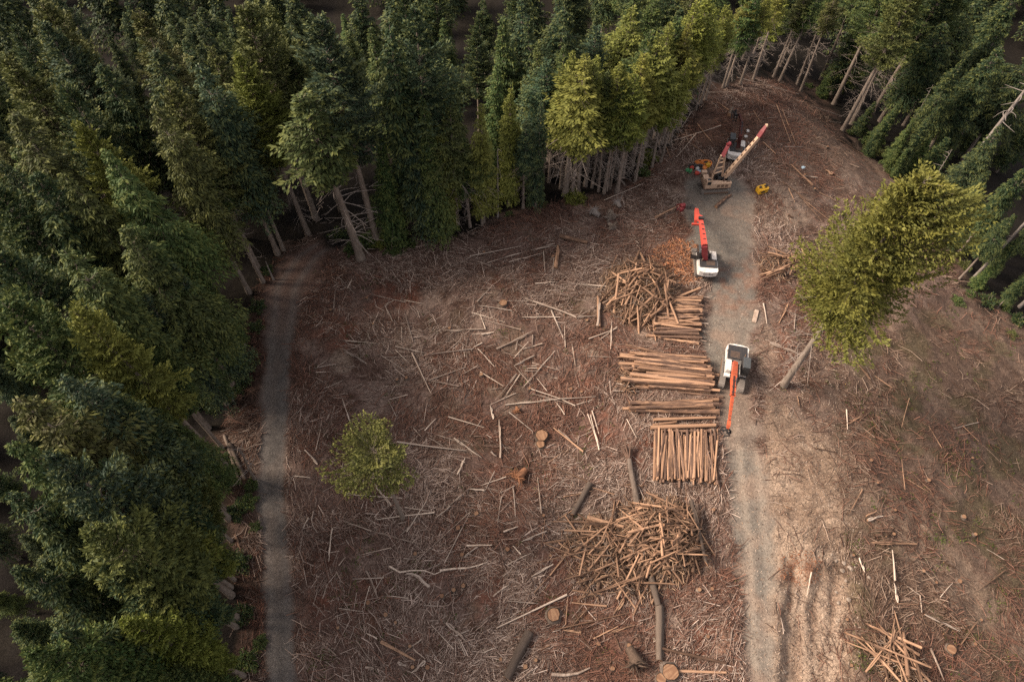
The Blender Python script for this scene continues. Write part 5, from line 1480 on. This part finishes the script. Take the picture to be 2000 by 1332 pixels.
def grapple(root, p, s, mat, ang=0.0, spread=.7):
    p = Vector(p); M = Matrix.Rotation(ang, 3, 'Z')
    mb = MB(); mb.box(p + Vector((0, 0, .05)), (.4 * s, .34 * s, .4 * s), 0, 0, .04); mb.tube([p + Vector((0, 0, .2 * s)), p + Vector((0, 0, .6 * s))], .13 * s, 8)
    gr = mb.build("grapple", mat, root)
    for sg in (-1, 1):
        mb = MB()
        for yy in (-.22, .22):
            pts = [p + M @ Vector((sg * x, yy * s, z)) for x, z in ((.12 * s, -.05), (.55 * s * spread * 1.3, -.25 * s), (.75 * s * spread * 1.2, -.7 * s), (.45 * s * spread, -1.1 * s), (.15 * s, -1.22 * s))]
            mb.beam(pts, [.09 * s] * 5, [.22 * s, .24 * s, .2 * s, .14 * s, .06 * s])
        mb.box(p + M @ Vector((sg * .62 * s * spread, 0, -.45 * s)), (.1, .42 * s, .16), ang)
        mb.build("tine", mat, gr)

# near loader: faces the camera, orange boom reaching down the road
ld = loader("log_loader", "white log loader facing down the road with long orange boom beside the longest deck", 1430, 728, (1424, 816), R_(-4), M_ORANGE, .6, False, deck_len=2.15)
W = lambda px, py, z: local(ld, P(px, py, ld.location.z + z))
p0, p1, p2, p3 = W(1436, 709, 2.3), W(1433, 738, 4.9), W(1431, 772, 5.2), W(1424, 824, 3.1)
bm_ = boom_on(ld, [p0, p1, p2], [.56, .60, .48], [.55, .85, .55], M_ORANGE)
cylinder(bm_, (1.3, .42, 1.75), (p1.x * .9 + p0.x * .1, p1.y + .42, p1.z - .4), .11); cylinder(bm_, (1.3, -.42, 1.75), (p1.x * .9 + p0.x * .1, p1.y - .42, p1.z - .4), .11)
stk = boom_on(ld, [p2, p2.lerp(p3, .5), p3], [.34, .30, .24], [.45, .40, .30], M_ORANGE, "stick")
cylinder(stk, p1 + Vector((.2, .3, .5)), p2.lerp(p3, .15) + Vector((0, .1, .35)), .09)
mb = MB(); mb.beam([p3 + Vector((-.25, 0, .1)), p3 + Vector((.35, 0, -.1)), p3 + Vector((.6, 0, -.5))], [.34, .40, .30], [.4, .45, .3]); mb.build("link", M_ORANGE, ld)
grapple(ld, p3 + Vector((.55, 0, -.95)), 1.0, M_DARK, 1.2)

# processor: faces away, red boom, maroon felling head off to the left holding a thin log
pr = loader("log_processor", "white loader facing away with red boom and maroon processor head on the gravel pad", 1374, 522, (1366, 440), R_(3), M_RED, .6, True, True)
W = lambda px, py, z: local(pr, P(px, py, pr.location.z + z))
p0, p1, p2 = W(1378, 506, 2.2), W(1376, 480, 4.4), W(1369, 432, 5.0)
bm_ = boom_on(pr, [p0, p0.lerp(p1, .55), p1], [.60, .62, .62], [.6, .85, .8], M_MAROON)
mb = MB(); mb.beam([p1, p1.lerp(p2, .5), p2], [.64, .62, .5], [.8, .7, .5]); mb.build("boom_tip", M_RED, bm_)
mb = MB()
for f in (.2, .4, .6, .8): mb.box(p1.lerp(p2, f) + Vector((0, 0, .42)), (.12, .3, .06))
mb.build("hose_clamp", M_DARK, bm_)
cylinder(bm_, (1.3, .45, 1.75), p0.lerp(p1, .8) + Vector((0, .45, -.3)), .11); cylinder(bm_, (1.3, -.45, 1.75), p0.lerp(p1, .8) + Vector((0, -.45, -.3)), .11)
q0, q1, q2 = W(1370, 428, 5.0), W(1361, 424, 4.5), W(1360, 410, 3.3)
mb = MB(); mb.beam([q0 + Vector((.1, 0, 0)), q0, q1, q2], [.6, .62, .62, .5], [.5, .7, .9, .5]); st_o = mb.build("stick", M_RED, pr)
q3 = W(1358, 436, 3.7)
mb = MB(); mb.beam([q1, q3], [.5, .36], [.5, .3]); mb.box(q3 + Vector((-.25, 0, 0)), (.22, 1.05, .3)); mb.build("stick_foot", M_RED, st_o)
mb = MB(); mb.tube([q0 + Vector((0, -.35, .25)), q0 + Vector((0, .45, .25))], .24, 10); mb.build("pivot_pin", M_DARK, st_o)
h0, h1 = W(1352, 405, 2.2), W(1334, 403, 1.3)
mb = MB(); mb.beam([q2, q2.lerp(h0, .5), h0], [.3, .42, .5], [.3, .4, .5]); mb.beam([h0, h0.lerp(h1, .5)], [.7, .8], [.5, .6]); hh = mb.build("processor_head", M_DARK, pr)
mb = MB(); c = h1; mb.box(c, (.75, .8, .8), .3, 0, .1); mb.box(c + Vector((-.5, .15, -.15)), (.55, .55, .6), .5, 0, .08); mb.build("feed_housing", M_MAROON, hh)
for sg in (-1, 1):
    mb = MB(); mb.tube([c + Vector((sg * .5, .2, -.5)), c + Vector((sg * .5, .2, -.2))], .26, 10, smooth=False); mb.build("feed_roller", M_MAROON, hh)
    mb = MB(); mb.beam([c + Vector((sg * .2, .55, .1)), c + Vector((sg * .55, .8, -.3)), c + Vector((sg * .25, .85, -.8))], [.12] * 3, [.2, .2, .08]); mb.build("delimbing_knife", M_MAROON, hh)
big_log((1279, 430), (1330, 404), .14, M_PILE, "thin tan stem lying under the maroon processor head", "pole", "peeled_log", .35)

# far loader behind the yarder
fl = loader("log_loader", "white log loader at the far end facing the ridge behind the yarder", 1432, 303, (1433, 262), R_(-6), M_MAROON, .6, True)
W = lambda px, py, z: local(fl, P(px, py, fl.location.z + z))
p0, p1, p2, p3 = W(1441, 290, 2.0), W(1446, 266, 4.2), W(1449, 240, 4.6), W(1444, 224, 2.6)
bm_ = boom_on(fl, [p0, p1, p2], [.50, .5, .42], [.55, .75, .5], M_DMAROON)
cylinder(bm_, (1.3, .42, 1.75), p1 + Vector((-.3, .42, -.4)), .11)
boom_on(fl, [p2, p3], [.36, .3], [.45, .35], M_DMAROON, "stick", False)
mb = MB(); mb.beam([p3, p3 + Vector((.3, .4, -.6)), W(1436, 222, 1.3)], [.3, .35, .4], [.3, .3, .4]); mb.build("link", M_DARK, fl)
grapple(fl, W(1436, 221, 1.4), 1.15, M_DARK, .2, 1.1)

# yarder: cream crane with lattice gantry and long box boom
gx0 = G(1393, 368); e = G(1420, 372) - G(1366, 374)
ya = empty("yarder", gx0, math.atan2(e.y, e.x))
ya.scale = (.80,) * 3
crawler(ya, 5.0, .70, 1.25, .95, 0)
W = lambda px, py, z: local(ya, P(px, py, ya.location.z + z))
z0 = 1.25
mb = MB(); mb.box((0, .25, z0 + .09), (4.6, 3.4, .18), 0, 0, .03); mb.build("deck", M_RUST, ya)
mb = MB(); mb.prism([(-1.2, -1.42), (2.25, -1.42), (2.3, -.9), (-.2, -.55), (-1.2, -.55)], z0 + .182, z0 + 1.15)
hs = mb.build("engine_house", M_CREAM, ya)
mb = MB()
for k in range(3): mb.box((.1 + k * .7, -1.43, z0 + .62), (.5, .03, .55))
mb.build("side_vent", M_RUST, hs)
mb = MB(); mb.box((1.75, -.98, z0 + 1.17), (.55, .25, .05)); mb.build("hatch", M_RUST, hs)
mb = MB(); mb.tube([(1.0, -.85, z0 + 1.1), (1.0, -.85, z0 + 1.7)], .08, 8); mb.build("exhaust_pipe", M_RUST, hs)
mb = MB(); prof = [(-.55, 0), (.55, 0), (.55, .9), (.3, 1.65), (-.55, 1.65)]; n = len(prof)
vs_ = [(-2.1, -.75 + x - .1, z0 + .182 + z) for x, z in prof] + [(-1.15, -.75 + x - .1, z0 + .182 + z) for x, z in prof]
mb.add(vs_, [tuple(reversed(range(n))), tuple(range(n, 2 * n))] + [(i, (i + 1) % n, n + (i + 1) % n, n + i) for i in range(n)]); cab = mb.build("cab", M_CREAM, ya)
mb = MB(); mb.box((-1.62, -1.05, z0 + 1.86), (.62, .42, .05)); mb.build("roof_window", M_GLASS, cab)
mb = MB(); mb.add([(-1.95, -1.405, z0 + .95), (-1.3, -1.405, z0 + .95), (-1.3, -1.405, z0 + 1.65), (-1.95, -1.405, z0 + 1.65)], [(0, 1, 2, 3)]); mb.build("side_window", M_GLASS, cab)
mb = MB(); mb.box((-1.65, .55, z0 + .62), (.95, 1.1, .86), 0, 0, .05); mb.build("winch_cover", M_CREAM, ya)
mb = MB(); mb.box((-1.7, 1.75, z0 + .95), (.95, .62, .5), 0, 0, .05); mb.box((-1.7, 1.75, z0 + .45), (.3, .4, .5)); mb.build("rear_box", M_CREAM, ya)
mb = MB(); mb.box((-1.65, 1.25, z0 + .5), (1.0, .34, .55), 0, 0, .04); mb.build("oil_tank", M_RUST, ya)
for yy, xx in ((.15, 1.05), (1.15, .95)):
    mb = MB(); mb.tube([(xx - .75, yy, z0 + .85), (xx + .75, yy, z0 + .85)], .36, 14); 
    for s in (-.78, -.1, .78): mb.tube([(xx + s - .04, yy, z0 + .85), (xx + s + .04, yy, z0 + .85)], .58, 16, smooth=False)
    mb.build("winch_drum", M_DARK, ya)
mb = MB(); mb.box((1.0, .65, z0 + .3), (2.0, 1.9, .22)); mb.build("drum_frame", M_DARK, ya)
mb = MB(); mb.tube([(.2, 1.95, z0 + .2), (.2, 1.95, z0 + .5)], [.8, .7], 16, smooth=False); mb.build("swing_housing", M_RUST, ya)
a0, a1, tp0, tp1, tip = W(1388.5, 353, 2.2), W(1410.5, 345, 2.2), W(1408.5, 304, 7.2), W(1416, 304, 7.2), W(1426.5, 277, 8.6)
mb = MB(); mb.beam([a0, tp0], [.22, .22], [.22, .22]); mb.beam([a1, tp1], [.24, .24], [.24, .24])
for f in (.28, .48, .70, .86): mb.beam([a0.lerp(tp0, f), a1.lerp(tp1, f)], [.16, .16], [.16, .16])
b0 = a0 + Vector((.05, .5, 0)); mb.beam([W(1390, 345, 2.2), tp0.lerp(a0, .15)], [.14, .14], [.14, .14])
gn = mb.build("gantry", M_CREAM, ya)
mb = MB(); m0 = (tp0 + tp1) / 2; mb.beam([m0 + (a0 + a1 - tp0 - tp1) * .02, m0.lerp(tip, .6), tip], [.66, .55, .35], [.5, .45, .3]); mb.build("gantry_head", M_MAROON, gn)
mb = MB(); mb.tube([m0.lerp(tip, .75) + Vector((-.3, 0, .15)), m0.lerp(tip, .75) + Vector((.3, 0, .15))], .28, 10); mb.build("sheave", M_MAROON, gn)
c0, c1, c2 = W(1415.5, 346, 2.2), W(1482, 268, 8.6), W(1497, 246, 10.0)
mb = MB(); mb.beam([c0, c0.lerp(c1, .15), c0.lerp(c1, .55), c1], [.60, .72, .62, .50], [.5, .65, .55, .45]); bo = mb.build("boom", M_CREAM, ya)
dirb = (c1 - c0); 
mb = MB()
for f in (.1, .2, .32, .44, .56, .68, .8, .9):
    p = c0.lerp(c1, f); a = dirb.normalized().cross(Vector((0, 0, 1))).normalized(); up = a.cross(dirb.normalized())
    w = .36; mb.beam([p + up * (w + .02) - dirb.normalized() * .16, p + up * (w + .02) + dirb.normalized() * .16], [.22, .22], [.06, .06])
mb.build("lightening_hole", M_RUST, bo)
mb = MB(); mb.beam([c1, c1.lerp(c2, .5), c2], [.66, .66, .42], [.6, .55, .35]); mb.build("boom_head", M_MAROON, bo)
mb = MB(); mb.tube([c2 + Vector((-.12, 0, 0)), c2 + Vector((.12, 0, 0))], .3, 12, smooth=False); mb.build("sheave", M_CREAM, bo)
tag(ya, "cream yarder crane with ladder-like gantry and long raised boom tipped in maroon", "crane")

for o in (ld, fl): o["category"] = "loader"
tag(ld, "white log loader facing down the road with long orange boom beside the longest deck", "loader")
tag(fl, "white log loader at the far end facing the ridge behind the yarder", "loader")
tag(pr, "white loader facing away with red boom and maroon processor head on the gravel pad", "loader")

# yellow skyline carriage beside the pad
g = G(1487, 375); root = empty("skyline_carriage", g, R_(20))
mb = MB(); mb.prism([(-.75, -.42), (-.55, -.5), (.55, -.5), (.75, -.36), (.75, .36), (.55, .5), (-.55, .5), (-.75, .42)], .12, .85); mb.build("shell", M_YELLOW, root)
mb = MB(); mb.box((-.2, 0, .9), (.7, .5, .12), 0, 0, .03); mb.build("top_cover", M_YELLOW, root)
mb = MB(); mb.box((.42, .12, .862), (.24, .3, .02)); mb.box((-.2, -.505, .5), (.6, .02, .3)); mb.box((.3, -.2, .862), (.2, .12, .02)); mb.build("opening", M_DARK, root)
for sx in (-.45, .45):
    mb = MB(); mb.tube([(sx, -.12, 1.02), (sx, .12, 1.02)], .17, 12, smooth=False); mb.build("sheave", M_DARK, root)
tag(root, "small boxy yellow carriage with dark openings sitting on dirt right of the pad", "carriage")

# jugs, cans and gear on the ground left of the yarder
def jug(px, py, mat, label, s=1.0, lie=False, rz=0.0):
    g = G(px, py); root = empty("fuel_can", g, rz)
    mb = MB(); mb.box((0, 0, .22 * s), (.42 * s, .26 * s, .44 * s), 0, 0, .06 * s); mb.build("can_body", mat, root)
    mb = MB(); mb.tube([(-.12 * s, 0, .44 * s), (-.10 * s, 0, .54 * s), (.08 * s, 0, .54 * s), (.10 * s, 0, .44 * s)], .025 * s, 6); mb.build("handle", mat, root)
    mb = MB(); mb.tube([(.16 * s, 0, .43 * s), (.19 * s, 0, .52 * s)], .045 * s, 8); mb.build("cap", M_DARK, root)
    if lie: root.rotation_euler = (R_(80), 0, rz); root.location.z += .13
    tag(root, label, "can")
jug(1341, 332, M_PLGREEN, "green can farthest from the yarder in its ring of clutter", 1.5, True, .4)
jug(1348, 337, M_PLGREEN, "smaller green can below the other green can", 1.2, False, .9)
jug(1350, 332, M_PLRED, "red can standing between the green cans and the blue bag", 1.4, False, .2)
jug(1357, 339, M_PLRED, "red can lying nearest to the yarder's rear box", 1.4, True, 1.2)
jug(1381, 327, M_YELLOW, "yellow drum-shaped can behind the yarder", 1.7, False, .3)
jug(1372, 332, M_PLORANGE, "faded orange can behind the yarder's rear box", 1.4, True, 2.2)
jug(1364, 335, M_PLBLUE, "pale blue can in the clutter behind the yarder", 1.2, True, .1)
jug(1361, 333, M_PLWHITE, "white can touching the pale blue can", 1.2, False, .1)
def coil(px, py, R0, mat, label):
    g = G(px, py); mb = MB()
    for k in range(5):
        rr = R0 * (1 - .13 * k); pts = [Vector((rr * math.cos(a) * (1 + .1 * math.sin(3 * a + k)), rr * math.sin(a) * .8, .06 + .05 * k + .03 * math.sin(2 * a))) for a in np.linspace(0, 6.28, 20)]
        mb.tube(pts, .055, 5, cap=False)
    o = mb.build("rope_coil", mat); o.location = g; tag(o, label, "rope")
coil(1378, 320, .9, M_PLORANGE, "loose orange rope coil behind the yarder's clutter")
coil(1366, 318, .6, M_PLORANGE, "smaller orange rope coil left of the loose one")
coil(1366, 328, .8, M_DARK, "black hose coil in the middle of the yarder's clutter")
coil(1352, 326, .55, M_DARK, "small black hose coil at the back of the yarder's clutter")
for px, py, mat, lb in ((1565, 330, M_PLBLUE, "blue can lost in slash far right of the yarder"), (1460, 260, M_PLWHITE, "white can on red needles right of the far loader"), (1453, 269, M_PLWHITE, "white can lying nearer the far loader's cab")):
    jug(px, py, mat, lb, 1.0, True, random.uniform(0, 3))
# fallen boulder-like soil lumps are part of the ground sheet
